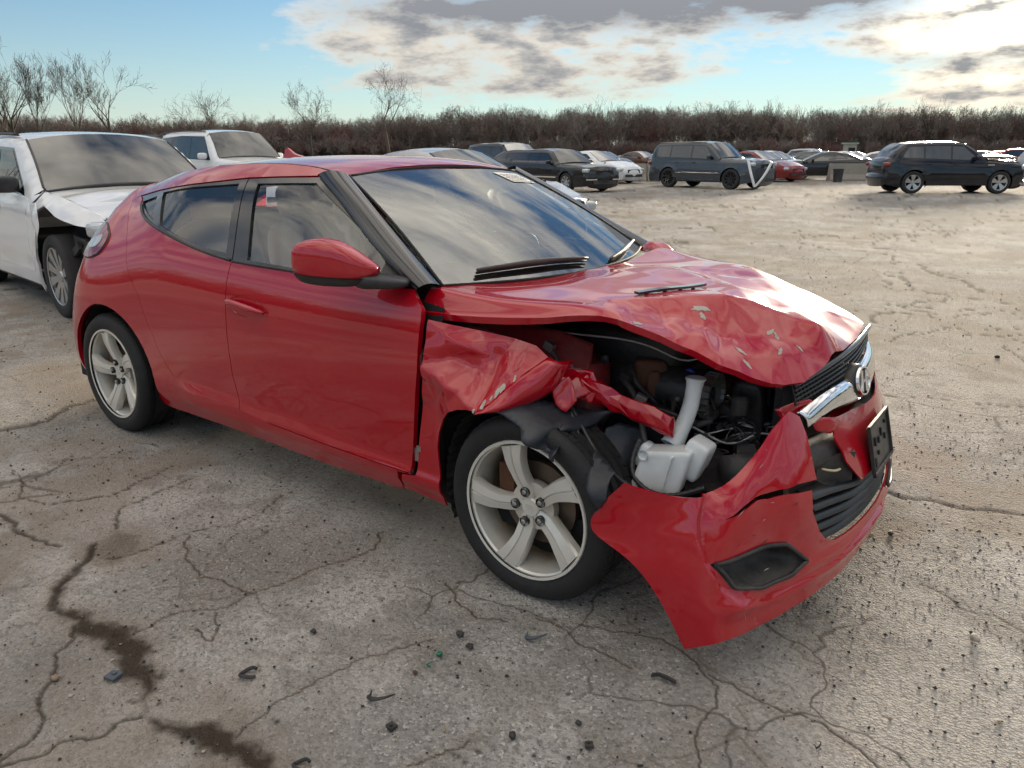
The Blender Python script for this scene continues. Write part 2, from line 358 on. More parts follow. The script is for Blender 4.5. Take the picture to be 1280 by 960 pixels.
# ---------------------------------------------------------------- numeric helpers
def basis(knots):
    """natural cubic spline as a linear operator: returns f(t)->weights (N,m)"""
    k = np.asarray(knots, float); m = len(k); h = np.diff(k)
    A = np.zeros((m, m)); B = np.zeros((m, m)); A[0, 0] = A[-1, -1] = 1
    for i in range(1, m-1):
        A[i, i-1] = h[i-1]; A[i, i] = 2*(h[i-1]+h[i]); A[i, i+1] = h[i]
        B[i, i-1] = 6/h[i-1]; B[i, i] = -6/h[i-1]-6/h[i]; B[i, i+1] = 6/h[i]
    D = np.linalg.solve(A, B)
    def f(t):
        t = np.atleast_1d(np.asarray(t, float)); i = np.clip(np.searchsorted(k, t)-1, 0, m-2)
        tc = np.clip(t, k[0], k[-1]); hh = h[i]
        a = (k[i+1]-tc)/hh; b = (tc-k[i])/hh
        W = np.zeros((len(t), m)); r = np.arange(len(t))
        W[r, i] += a; W[r, i+1] += b
        W += ((a**3-a)*hh**2/6)[:, None]*D[i]+((b**3-b)*hh**2/6)[:, None]*D[i+1]
        lo = t < k[0]; hi = t > k[-1]          # linear extrapolation
        if lo.any():
            d = np.zeros(m); d[0] = -1/h[0]; d[1] = 1/h[0]; d -= h[0]/6*D[1]
            W[lo] += (t[lo]-k[0])[:, None]*d
        if hi.any():
            d = np.zeros(m); d[-2] = -1/h[-1]; d[-1] = 1/h[-1]; d += h[-1]/6*D[-2]
            W[hi] += (t[hi]-k[-1])[:, None]*d
        return W
    return f
def spl(xs, ys):
    b = basis(xs); ys = np.asarray(ys, float)
    return lambda t: b(np.ravel(t)).dot(ys).reshape(np.shape(t)+ys.shape[1:])
def tab(*pairs):
    return spl([p[0] for p in pairs], [p[1] for p in pairs])
def lin(*pairs):
    xs = [p[0] for p in pairs]; ys = [p[1] for p in pairs]
    return lambda t: np.interp(t, xs, ys)
def patch(ctrl, us=None, vs=None):
    """interpolating bicubic surface through ctrl[i][j]=(x,y,z); u over rows, v over columns, 0..1"""
    C = np.asarray(ctrl, float); m, n = C.shape[:2]
    bu = basis(np.linspace(0, 1, m) if us is None else us); bv = basis(np.linspace(0, 1, n) if vs is None else vs)
    return lambda u, v: np.einsum('ni,nj,ijk->nk', bu(u), bv(v), C)
def rbf(pts, vals, smooth=0.0):
    P = np.asarray(pts, float); n = len(P)
    def K(d): return np.where(d > 1e-9, d*d*np.log(np.maximum(d, 1e-9)), 0)
    D = np.linalg.norm(P[:, None]-P[None], axis=2)
    A = np.zeros((n+3, n+3)); A[:n, :n] = K(D)+np.eye(n)*smooth; A[:n, n] = 1; A[:n, n+1:] = P; A[n:, :n] = A[:n, n:].T
    w = np.linalg.solve(A, np.concatenate([vals, np.zeros(3)]))
    def f(x, y):
        Q = np.stack([np.ravel(x), np.ravel(y)], 1)
        d = np.linalg.norm(Q[:, None]-P[None], axis=2)
        return (K(d).dot(w[:n])+w[n]+Q.dot(w[n+1:])).reshape(np.shape(x))
    return f
def segdist(px, py, line, closed=False):
    L = np.asarray(line, float)
    if closed: L = np.vstack([L, L[:1]])
    best = np.full(np.shape(px), 1e9)
    for a, b in zip(L[:-1], L[1:]):
        d = b-a; q = np.clip(((px-a[0])*d[0]+(py-a[1])*d[1])/max(d.dot(d), 1e-12), 0, 1)
        best = np.minimum(best, np.hypot(px-a[0]-q*d[0], py-a[1]-q*d[1]))
    return best
def inside(px, py, poly):
    P = np.asarray(poly, float); r = np.zeros(np.shape(px), bool)
    j = len(P)-1
    for i in range(len(P)):
        a, b = P[i], P[j]
        c = (a[1] > py) != (b[1] > py)
        with np.errstate(divide='ignore', invalid='ignore'):
            r ^= c & (px < (b[0]-a[0])*(py-a[1])/(b[1]-a[1]+1e-30)+a[0])
        j = i
    return r
def smooth01(t):
    t = np.clip(t, 0, 1); return t*t*(3-2*t)

# ---------------------------------------------------------------- body surfaces of the red car
# car space = world space: x forward (0 = front axle), y to the car's left, z up
wid = tab((-3.0, .885), (-2.65, .893), (-2.3, .885), (-1.9, .876), (-1.5, .872), (-1.0, .872), (-.5, .877), (0, .887), (.45, .875))
inset = tab((.10, .085), (.20, .045), (.28, .018), (.36, .011), (.50, .004), (.62, 0), (.72, .001), (.80, .006), (.88, .018), (.94, .036), (1.0, .062), (1.08, .105), (1.2, .18))
zshift = tab((-3.2, .03), (-2.8, .03), (-2.3, .03), (-1.8, .012), (-1.5, 0), (.5, 0))
belt = tab((-3.2, 1.14), (-2.7, 1.13), (-2.3, 1.105), (-1.9, 1.04), (-1.5, .99), (-1.0, .966), (-.4, .955))
roofc = tab((-3.2, 1.19), (-2.9, 1.265), (-2.5, 1.335), (-2.1, 1.379), (-1.7, 1.402), (-1.4, 1.398), (-1.13, 1.358), (-.9, 1.26))
def ztop(x): return roofc(x)-.034
xrear = tab((.10, -3.24), (.2, -3.33), (.3, -3.38), (.45, -3.39), (.6, -3.34), (.75, -3.28), (.95, -3.20), (1.1, -3.12), (1.25, -3.06))
S0 = -2.72; NSE = 3.0
_t = np.linspace(0, np.pi/2, 800); _cx = np.sin(_t)**(2/NSE)*.62; _cy = np.cos(_t)**(2/NSE)*.885
_l = np.concatenate([[0], np.cumsum(np.hypot(np.diff(_cx), np.diff(_cy)))]); ARC = _l[-1]; SEND = S0-ARC
def halfw(x, z):
    x = np.asarray(x, float); z = np.asarray(z, float)
    zb = belt(x); zs = zshift(x)
    low = wid(x)-inset(np.minimum(z, zb)-zs)
    g = np.clip((z-zb)/np.maximum(ztop(x)-zb, .05), 0, 1.15)
    sb = low; st = tab((-3.2, .52), (-2.6, .56), (-2.0, .575), (-1.1, .565), (-.4, .56))(x)
    y = np.where(z > zb, sb-(sb-st)*(.66*g+.34*g**6), low)
    zc = lin((-2.2, .36), (-1.95, .385), (-1.6, .375), (-.5, .33))(x)      # lower door crease
    y = y+.012*smooth01((zc-z)/.03)*smooth01((x+2.1)/.2)*smooth01((-.2-x)/.2)*smooth01((z-.24)/.03)
    y = y-.105*smooth01((z-.78)/.42)*smooth01((-2.05-x)/.75)
    y = y+.012*smooth01(1-abs(z-.68)/.2)*smooth01(1-abs(x+2.75)/.5)
    return y
nse = lin((.2, 3.9), (.5, 3.6), (.65, 2.9), (.85, 2.3), (1.2, 2.1))
def side(s, z):
    s = np.asarray(s, float); z = np.asarray(z, float)
    x = np.maximum(s, S0); y = halfw(x, z)
    over = np.clip((S0-s), 0, ARC)
    t = np.interp(over, _l, _t)
    e = 2/nse(z)
    X = np.where(s < S0, S0-(S0-xrear(z))*np.sin(t)**e, s)
    Y = np.where(s < S0, y*np.maximum(np.cos(t), 0)**e, y)
    return np.stack([X, -Y, z], 1)
# ---------------------------------------------------------------- the crumpled bonnet, wing and bumper as surfaces
HOODP = np.array([
 (-.506,-.775,.965),(-.451,-.65,.970),(-.388,-.5,.962),(-.35,-.3,.958),(-.297,-.1,.962),(-.267,.25,.970),(-.255,.55,.995),(-.30,.70,.955),
 (-.50,-.80,.960),(-.18,-.80,.952),(.02,-.795,.960),(.20,-.785,.968),(.32,-.76,.938),(.42,-.71,.888),(.526,-.66,.839),(.593,-.58,.792),(.656,-.48,.757),(.69,-.40,.752),(.715,-.25,.780),(.715,-.02,.800),(.695,.25,.820),(.60,.50,.79),(.48,.66,.80),
 (.28,.74,.83),(.05,.76,.88),(-.20,.755,.915),
 (-.45,-.72,.966),(-.18,-.74,.955),(.05,-.73,.968),
 (.19,-.64,.966),(.335,-.5,.972),(.426,-.42,.973),(.487,-.35,.945),(.558,-.3,.917),(.672,-.22,.864),
 (.42,-.60,.919),(.511,-.63,.866),(.505,-.5,.888),(.592,-.46,.844),(.66,-.36,.809),(.346,-.66,.943),
 (.083,0,.982),(.243,0,.967),(.375,.05,.944),(.506,.10,.907),(.143,.5,.958),(-.03,.1,.978),(-.1,-.25,.975),(.1,-.35,.972),(-.15,-.5,.972),(.0,.4,.972),(.33,.45,.915),(.52,.42,.858),(.25,-.25,.972)])
_hz = rbf(HOODP[:, :2], HOODP[:, 2], 1e-4)
def wob(x, y, k, seed):
    r = np.random.default_rng(seed); o = 0
    for i in range(7):
        a = r.uniform(0, 6.28); f = k*r.uniform(.6, 1.7); o = o+np.sin((x*math.cos(a)+y*math.sin(a))*f+r.uniform(0, 6.28)+.8*np.sin((y*math.cos(a)-x*math.sin(a))*f*.7+i))
    return o/7
HCREASE = [([(.17,-.66),(.335,-.5),(.426,-.42),(.487,-.35),(.558,-.3),(.672,-.22)], .022, .035),
           ([(-.45,-.755),(0,-.75),(.17,-.745),(.30,-.72)], .006, .03),
           ([(-.1,.05),(.1,-.02),(.36,-.15),(.487,-.35)], .008, .05), ([(.12,.12),(.30,.02),(.47,.10),(.62,.05)], -.010, .05),
           ([(.40,-.58),(.47,-.54),(.50,-.62)], -.012, .03), ([(.40,-.52),(.47,-.63)], .008, .022), ([(.52,-.46),(.60,-.36),(.62,-.28)], -.010, .03),
           ([(.30,-.72),(.345,-.66),(.31,-.60)], -.018, .03), ([(.62,-.42),(.66,-.30),(.70,-.18)], .008, .03), ([(.24,.35),(.42,.22),(.58,.25)], .009, .05), ([(.2,.2),(.33,.3),(.36,.5)], -.007, .04)]
def tin(pts, vals):
    """flat facets between given points: the way folded sheet metal breaks up"""
    P = np.array(pts, float); Z = np.array(vals, float); d = delaunay_2d_cdt([Vector((a, b)) for a, b in P], [], [], 0, 1e-7); T = d[2]; P2 = np.array([tuple(v) for v in d[0]]); src = [o[0] for o in d[3]]; Z2 = Z[src]
    def f(x, y):
        out = np.full(np.shape(x), np.nan)
        for a, b, c in T:
            A, B, C_ = P2[a], P2[b], P2[c]; den = (B[1]-C_[1])*(A[0]-C_[0])+(C_[0]-B[0])*(A[1]-C_[1])
            if abs(den) < 1e-10: continue
            l1 = ((B[1]-C_[1])*(x-C_[0])+(C_[0]-B[0])*(y-C_[1]))/den; l2 = ((C_[1]-A[1])*(x-C_[0])+(A[0]-C_[0])*(y-C_[1]))/den; l3 = 1-l1-l2
            m_ = (l1 >= -1e-6) & (l2 >= -1e-6) & (l3 >= -1e-6); out[m_] = (l1*Z2[a]+l2*Z2[b]+l3*Z2[c])[m_]
        return out
    return f
def _hood_tin():
    r_ = np.random.default_rng(17); pts = [tuple(q[:2]) for q in HOODP]; z = [q[2] for q in HOODP]
    for i in range(40):
        x, y = r_.uniform(-.1, .70), r_.uniform(-.72, .45)
        if min(math.hypot(x-a, y-b) for a, b in pts) < .075: continue
        pts.append((x, y)); z.append(float(_hz(np.array([x]), np.array([y]))[0])+r_.normal(0, .0045))
    for q in HOODP:                                       # carry the facets past the outline
        x, y = .1+(q[0]-.1)*1.12, q[1]*1.12; pts.append((x, y)); z.append(float(_hz(np.array([x]), np.array([y]))[0]))
    return tin(pts, z)
_ht = _hood_tin()
def hood(x, y):
    x = np.asarray(x, float); y = np.asarray(y, float); z = _hz(x, y)
    zt = _ht(x, y); w_ = .58*smooth01((x-.02)/.22)*smooth01((.50-y)/.35); z = np.where(np.isnan(zt), z, z+(zt-z)*w_)
    for L_, a, w in HCREASE:                       # folds: straight flanks meeting in a sharp line
        d = segdist(x, y, L_)/(2.2*w); z = z+a*np.clip(1-d, 0, 1)**1.15
    z = z-lin((-.5, .072), (-.18, .045), (.02, .03), (.2, .014), (.3, 0))(x)*smooth01((-.738-y)/.06)**1.5      # turned-down side
    fr = smooth01((x-.05)/.3)
    z = z+(.0008+.0014*fr)*wob(x, y, 14, 5)
    return np.stack([x, y, z], 1)
HOOD_OUT = [(-.506,-.775),(-.51,-.80),(-.18,-.80),(.02,-.795),(.20,-.785),(.27,-.775),(.32,-.76),(.37,-.735),(.42,-.71),(.526,-.66),(.593,-.58),(.635,-.52),(.656,-.48),(.69,-.40),(.705,-.32),(.715,-.25),(.72,-.1),(.715,.1),(.695,.25),(.655,.40),(.60,.52),(.48,.67),
            (.28,.745),(.05,.765),(-.15,.765),(-.29,.72),(-.26,.55),(-.262,.25),(-.285,.0),(-.31,-.15),(-.35,-.3),(-.388,-.5),(-.451,-.65)]
FENDP = [(-.44,.88,0),(-.44,.80,0),(-.45,.70,0),(-.485,.45,0),(-.505,.313,0),(-.57,.226,0),(-.37,.208,0),(-.376,.346,0),(-.378,.44,0),(-.36,.60,.0),(-.43,.72,.012),(-.3,.68,.022),(-.2,.645,.034),(-.151,.632,.036),
         (-.25,.74,-.045),(-.17,.725,-.05),(-.10,.77,-.055),(-.25,.80,-.03),(-.24,.855,-.07),(-.03,.83,-.10),(.03,.81,-.08),(-.05,.71,-.005),(-.36,.84,-.015),(-.33,.77,-.018)]
_fd = rbf([q[:2] for q in FENDP], [q[2] for q in FENDP], 1e-5)
FCREASE = [([(-.43,.725),(-.30,.685),(-.14,.63)], .014, .022), ([(-.43,.735),(-.27,.775),(-.09,.79)], -.014, .02), ([(-.145,.64),(-.22,.77)], .008, .018), ([(-.145,.64),(-.16,.78)], -.008, .015), ([(-.13,.65),(-.10,.78)], .008, .015), ([(-.22,.70),(-.24,.77)], -.006, .015), ([(-.12,.79),(-.02,.77)], .01, .02)]
def _fend_tin():
    r_ = np.random.default_rng(8); pts = [q[:2] for q in FENDP]; v = [q[2] for q in FENDP]
    for i in range(30):
        x, y = r_.uniform(-.42, .02), r_.uniform(.62, .86)
        if min(math.hypot(x-a, y-b) for a, b in pts) < .045: continue
        pts.append((x, y)); v.append(float(_fd(np.array([x]), np.array([y]))[0])+r_.normal(0, .006))
    for x, y in ((-.62, .95), (-.3, .98), (.12, .92), (.16, .75), (.0, .60), (-.2, .55), (-.62, .6), (-.66, .2), (-.3, .15)): pts.append((x, y)); v.append(float(_fd(np.array([x]), np.array([y]))[0]))
    return tin(pts, v)
_ft = _fend_tin()
def fender(s, z):
    s = np.asarray(s, float); z = np.asarray(z, float); P = side(s, z); d = _fd(s, z); dt = _ft(s, z); d = np.where(np.isnan(dt), d, d+(dt-d)*.85*smooth01((z-.58)/.06))
    for L_, a, w in FCREASE: d = d+a*np.clip(1-segdist(s, z, L_)/(2.2*w), 0, 1)**1.1
    d = d+.0015*wob(s, z, 30, 3)*smooth01((z-.6)/.1)
    P[:, 1] -= d; return P
FEND_OUT = [(-.420,.880),(-.420,.80),(-.427,.70),(-.463,.45),(-.487,.303),(-.555,.293),(-.574,.226),(-.369,.208),(-.372,.346),(-.376,.44),(-.362,.50),(-.332,.556),(-.29,.595),(-.24,.618),(-.19,.630),(-.151,.632),(-.115,.66),(-.085,.70),(-.03,.755),(.03,.81),(-.03,.832),(-.14,.845),(-.24,.857),(-.34,.87)]
BUMP = patch(np.array([
 [(.58,-.92,.080),(.414,-.92,.283),(.252,-.90,.352),(.353,-.90,.516)],
 [(.675,-.88,.125),(.633,-.878,.30),(.591,-.868,.43),(.575,-.83,.515)],
 [(.735,-.73,.125),(.712,-.715,.32),(.692,-.71,.49),(.655,-.645,.61)],
 [(.795,-.55,.135),(.782,-.56,.32),(.757,-.57,.49),(.69,-.50,.69)],
 [(.838,-.35,.145),(.832,-.37,.30),(.805,-.38,.47),(.745,-.30,.625)],
 [(.857,-.15,.165),(.862,-.15,.29),(.850,-.12,.43),(.768,-.10,.60)],
 [(.855,.15,.165),(.858,.15,.29),(.838,.15,.43),(.785,.15,.59)],
 [(.80,.45,.165),(.805,.45,.29),(.785,.45,.43),(.715,.42,.62)],
 [(.66,.75,.16),(.67,.75,.29),(.655,.75,.43),(.59,.70,.61)],
 [(.42,.87,.16),(.38,.885,.29),(.36,.885,.45),(.40,.85,.63)]]))
FACE = [(.112, 1.05), (.110, .8), (.108, .6), (.110, .42), (.124, .28), (.155, .185), (.21, .135), (.30, .12), (.40, .135), (.5, .165), (.62, .19), (.70, .2), (.9, .3), (.9, 1.05)]
def bumper(u, v):
    u = np.asarray(u, float); v = np.asarray(v, float)
    P = BUMP(u, v)
    # the outer lip and corner stand proud of the front face
    ins = inside(u, v, FACE); sd = segdist(u, v*.28, [(a, b*.28) for a, b in FACE[:-3]]); st = np.where(ins, 0., 1.)*smooth01(sd/.006)*.014*smooth01((.66-u)/.05)
    # moulded lip under the bumper and crease towards the corner
    lipz = .012*np.exp(-((v-.16)/.06)**2)*smooth01((u-.06)/.1)
    d = np.stack([np.full_like(u, 1.0), np.sign(P[:, 1])*.6*smooth01(abs(P[:, 1])/.7), np.zeros_like(u)], 1)
    P = P+d*lipz[:, None]+d*st[:, None]+d*(.0025*wob(u*6, v*2, 9, 4))[:, None]*smooth01((.42-u)/.1)[:, None]
    return P
# ---------------------------------------------------------------- ground
CRACKS = [
  (0.022, [(-2.073,-1.678), (-1.942,-1.668), (-1.807,-1.692), (-1.645,-1.673), (-1.602,-1.649)]),
  (0.03, [(-1.507,-1.570), (-1.396,-1.670), (-1.313,-1.774), (-1.182,-1.856)]),
  (0.012, [(-1.025,-1.859), (-0.930,-1.952), (-0.806,-2.016), (-0.670,-2.094), (-0.605,-2.186), (-0.594,-2.226)]),
  (0.012, [(-0.574,-2.233), (-0.528,-2.144), (-0.480,-2.040), (-0.469,-1.942)]),
  (0.008, [(-0.837,-1.759), (-0.810,-1.588), (-0.747,-1.423), (-0.700,-1.262), (-0.659,-1.081), (-0.712,-0.853)]),
  (0.007, [(-1.379,-1.622), (-1.318,-1.428), (-1.219,-1.151), (-1.288,-0.827)]),
  (0.007, [(-1.275,-1.317), (-1.074,-1.428), (-0.887,-1.422), (-0.744,-1.409)]),
  (0.006, [(-0.736,-1.549), (-0.613,-1.641), (-0.708,-1.636)]),
  (0.012, [(-2.021,-1.546), (-1.957,-1.430), (-1.888,-1.329), (-1.941,-1.159), (-1.982,-0.982)]),
  (0.012, [(-1.567,-1.455), (-1.731,-1.356), (-1.761,-1.183), (-1.778,-1.003)]),
  (0.01, [(-2.534,-1.456), (-2.313,-1.492), (-2.024,-1.529)]),
  (0.01, [(-2.313,-1.492), (-2.484,-1.210)]),
  (0.006, [(-0.205,-1.833), (-0.231,-1.706), (-0.214,-1.558), (-0.195,-1.460), (-0.133,-1.329), (-0.081,-1.236)]),
  (0.006, [(-0.259,-0.982), (-0.127,-1.051), (-0.045,-1.073), (0.044,-1.028)]),
  (0.005, [(0.107,-0.959), (0.238,-0.966), (0.339,-0.983), (0.469,-0.996)]),
  (0.006, [(0.235,-0.906), (0.387,-0.844), (0.482,-0.818), (0.553,-0.841), (0.644,-0.895), (0.715,-0.974), (0.714,-1.077), (0.730,-1.147), (0.777,-1.225)]),
  (0.006, [(0.211,-1.643), (0.249,-1.549), (0.277,-1.488)]),
  (0.03, [(-0.539,5.383), (-0.163,5.350), (0.399,5.428), (0.887,5.888)]),
  (0.06, [(-0.508,8.616), (-0.128,7.700), (0.310,6.962), (0.441,6.685)]),
  (0.05, [(-0.114,4.346), (-0.061,4.990)]),
  (0.03, [(0.174,3.723), (0.383,4.296), (0.420,4.549), (0.964,4.880)]),
  (0.05, [(-1.514,10.462), (-1.573,12.738)]),
  (0.03, [(-3.406,9.761), (-1.869,9.932), (-0.522,10.189), (0.547,10.308)]),
  (0.012, [(0.451,2.212), (0.809,2.324), (1.151,2.451)]),
  (0.02, [(0.895,4.103), (1.060,3.643)]),
  (0.05, [(-3.179,-1.268), (-3.137,-1.045), (-3.288,-0.712)]),
  (0.008, [(0.653,-0.888), (0.831,-0.907), (0.972,-0.894), (1.122,-0.966)]),
  (0.006, [(1.040,-0.005), (1.171,-0.086), (1.349,-0.115)]),
]
STAINS = [
  [(-1.182,-1.856), (-1.077,-1.816), (-0.968,-1.805), (-0.887,-1.771), (-0.788,-1.797), (-0.711,-1.764), (-0.591,-1.812), (-0.526,-1.896), (-0.617,-1.875), (-0.750,-1.864), (-0.885,-1.846), (-1.025,-1.859)],
  [(-0.383,-1.914), (-0.323,-1.905), (-0.290,-1.869), (-0.209,-1.864), (-0.138,-1.867), (-0.035,-1.883), (-0.125,-1.951), (-0.220,-1.912), (-0.297,-1.920)],
  [(-1.438,-1.594), (-1.567,-1.455), (-1.478,-1.453), (-1.320,-1.505), (-1.332,-1.587)],
  [(0.584,0.910), (0.736,0.452), (0.785,0.078), (0.743,-0.350), (0.718,-0.182), (0.715,0.179)],
]
def jag(P, amp, rng, it=4):
    """breaks a line up into an irregular one"""
    P = np.array(P, float)
    for k in range(it):
        M_ = (P[:-1]+P[1:])/2; d = P[1:]-P[:-1]; n = np.stack([-d[:, 1], d[:, 0]], 1)
        M_ = M_+n*rng.normal(0, amp, (len(M_), 1)); Q = np.empty((len(P)+len(M_), 2)); Q[0::2] = P; Q[1::2] = M_; P = Q
    return P
def vnoise(x, y, scale, seed, octv=4):
    rng = np.random.default_rng(seed); G = rng.random((256, 256)); o = 0; a = 1; tot = 0
    for k in range(octv):
        X = x*scale+17.3*k; Y = y*scale+5.1*k; i = np.floor(X).astype(int); j = np.floor(Y).astype(int); fx = X-i; fy = Y-j; fx = fx*fx*(3-2*fx); fy = fy*fy*(3-2*fy)
        g = lambda a_, b_: G[(i+a_) % 256, (j+b_) % 256]
        o = o+a*((g(0, 0)*(1-fx)+g(1, 0)*fx)*(1-fy)+(g(0, 1)*(1-fx)+g(1, 1)*fx)*fy); tot += a; a *= .55; scale *= 2.05
    return o/tot
def ground_mat():
    m, nt, b, N, L = nodes('worn_asphalt'); setp(b, rough=.95, spec=.06)
    tc = N('ShaderNodeTexCoord'); P = tc.outputs['Object']
    def noise(s, d=6, r=.6, src=P):
        n = N('ShaderNodeTexNoise'); L(src, n.inputs['Vector']); n.inputs['Scale'].default_value = s; n.inputs['Detail'].default_value = d; n.inputs['Roughness'].default_value = r; return n.outputs[0]
    def rng(v, a, b_, c=0, d=1):
        n = N('ShaderNodeMapRange'); L(v, n.inputs[0]); n.inputs[1].default_value = a; n.inputs[2].default_value = b_; n.inputs[3].default_value = c; n.inputs[4].default_value = d; return n.outputs[0]
    def mix(f, a, c, mode='MIX'):
        n = N('ShaderNodeMix'); n.data_type = 'RGBA'; n.blend_type = mode
        if isinstance(f, float): n.inputs[0].default_value = f
        else: L(f, n.inputs[0])
        for i, q in ((6, a), (7, c)):
            if isinstance(q, tuple): n.inputs[i].default_value = (*q, 1)
            else: L(q, n.inputs[i])
        return n.outputs[2]
    def mul(a, c, op='MULTIPLY'):
        n = N('ShaderNodeMath'); n.operation = op
        for i, q in ((0, a), (1, c)):
            if isinstance(q, float): n.inputs[i].default_value = q
            else: L(q, n.inputs[i])
        return n.outputs[0]
    def attr(n_): a = N('ShaderNodeAttribute'); a.attribute_name = n_; return a.outputs['Fac']
    fine = noise(48, 3, .7)
    col = mix(attr('tone'), (.285, .272, .254), (.445, .424, .394))
    col = mix(attr('sand'), col, (.335, .302, .262))                                      # sandy film
    vo = N('ShaderNodeTexVoronoi'); L(P, vo.inputs['Vector']); vo.inputs['Scale'].default_value = 120; vo.inputs['Randomness'].default_value = 1
    sp = N('ShaderNodeSeparateColor'); L(vo.outputs['Color'], sp.inputs[0])
    st = mix(rng(sp.outputs[0], .62, .95), (.140, .135, .130), (.60, .57, .53))            # single aggregate stones
    col = mix(mul(rng(fine, .42, .60), rng(attr('film'), 0, 1, .70, .42)), col, st)
    v2 = N('ShaderNodeTexVoronoi'); L(P, v2.inputs['Vector']); v2.inputs['Scale'].default_value = 26; s2 = N('ShaderNodeSeparateColor'); L(v2.outputs['Color'], s2.inputs[0])
    pit = mul(rng(v2.outputs['Distance'], .05, .28, 1, 0), rng(s2.outputs[1], .72, .78))
    col = mix(mul(pit, attr('pits')), col, (.055, .048, .042))                            # pits and tar specks
    col = mix(attr('dark'), col, (.150, .136, .118))
    nv = N('ShaderNodeTexNoise'); L(P, nv.inputs['Vector']); nv.inputs['Scale'].default_value = 3.5; nv.inputs['Detail'].default_value = 3; wv = N('ShaderNodeVectorMath'); wv.operation = 'MULTIPLY_ADD'; L(nv.outputs['Color'], wv.inputs[0]); wv.inputs[1].default_value = (.28, .28, 0); L(P, wv.inputs[2])
    ve = N('ShaderNodeTexVoronoi'); ve.feature = 'DISTANCE_TO_EDGE'; L(wv.outputs[0], ve.inputs['Vector']); ve.inputs['Scale'].default_value = 1.55
    net = mul(rng(ve.outputs['Distance'], .002, .011, 1, 0), attr('net')); col = mix(mul(net, .75), col, (.075, .066, .056))      # fine net of hair cracks
    col = mix(attr('dirt'), col, (.235, .190, .145))
    col = mix(attr('crack'), col, (.050, .042, .034))
    wet = attr('wet'); col = mix(wet, col, (.038, .028, .019))
    L(col, b.inputs['Base Color']); L(rng(wet, 0, 1, .92, .62), b.inputs['Roughness'])
    h = mul(mul(fine, .9), mul(rng(vo.outputs['Distance'], 0, .6, 1, 0), .40), 'ADD'); h = mul(h, mul(pit, -.8), 'ADD')
    bp = N('ShaderNodeBump'); bp.inputs['Strength'].default_value = .8; bp.inputs['Distance'].default_value = .012; L(h, bp.inputs['Height']); L(bp.outputs[0], b.inputs['Normal'])
    return m
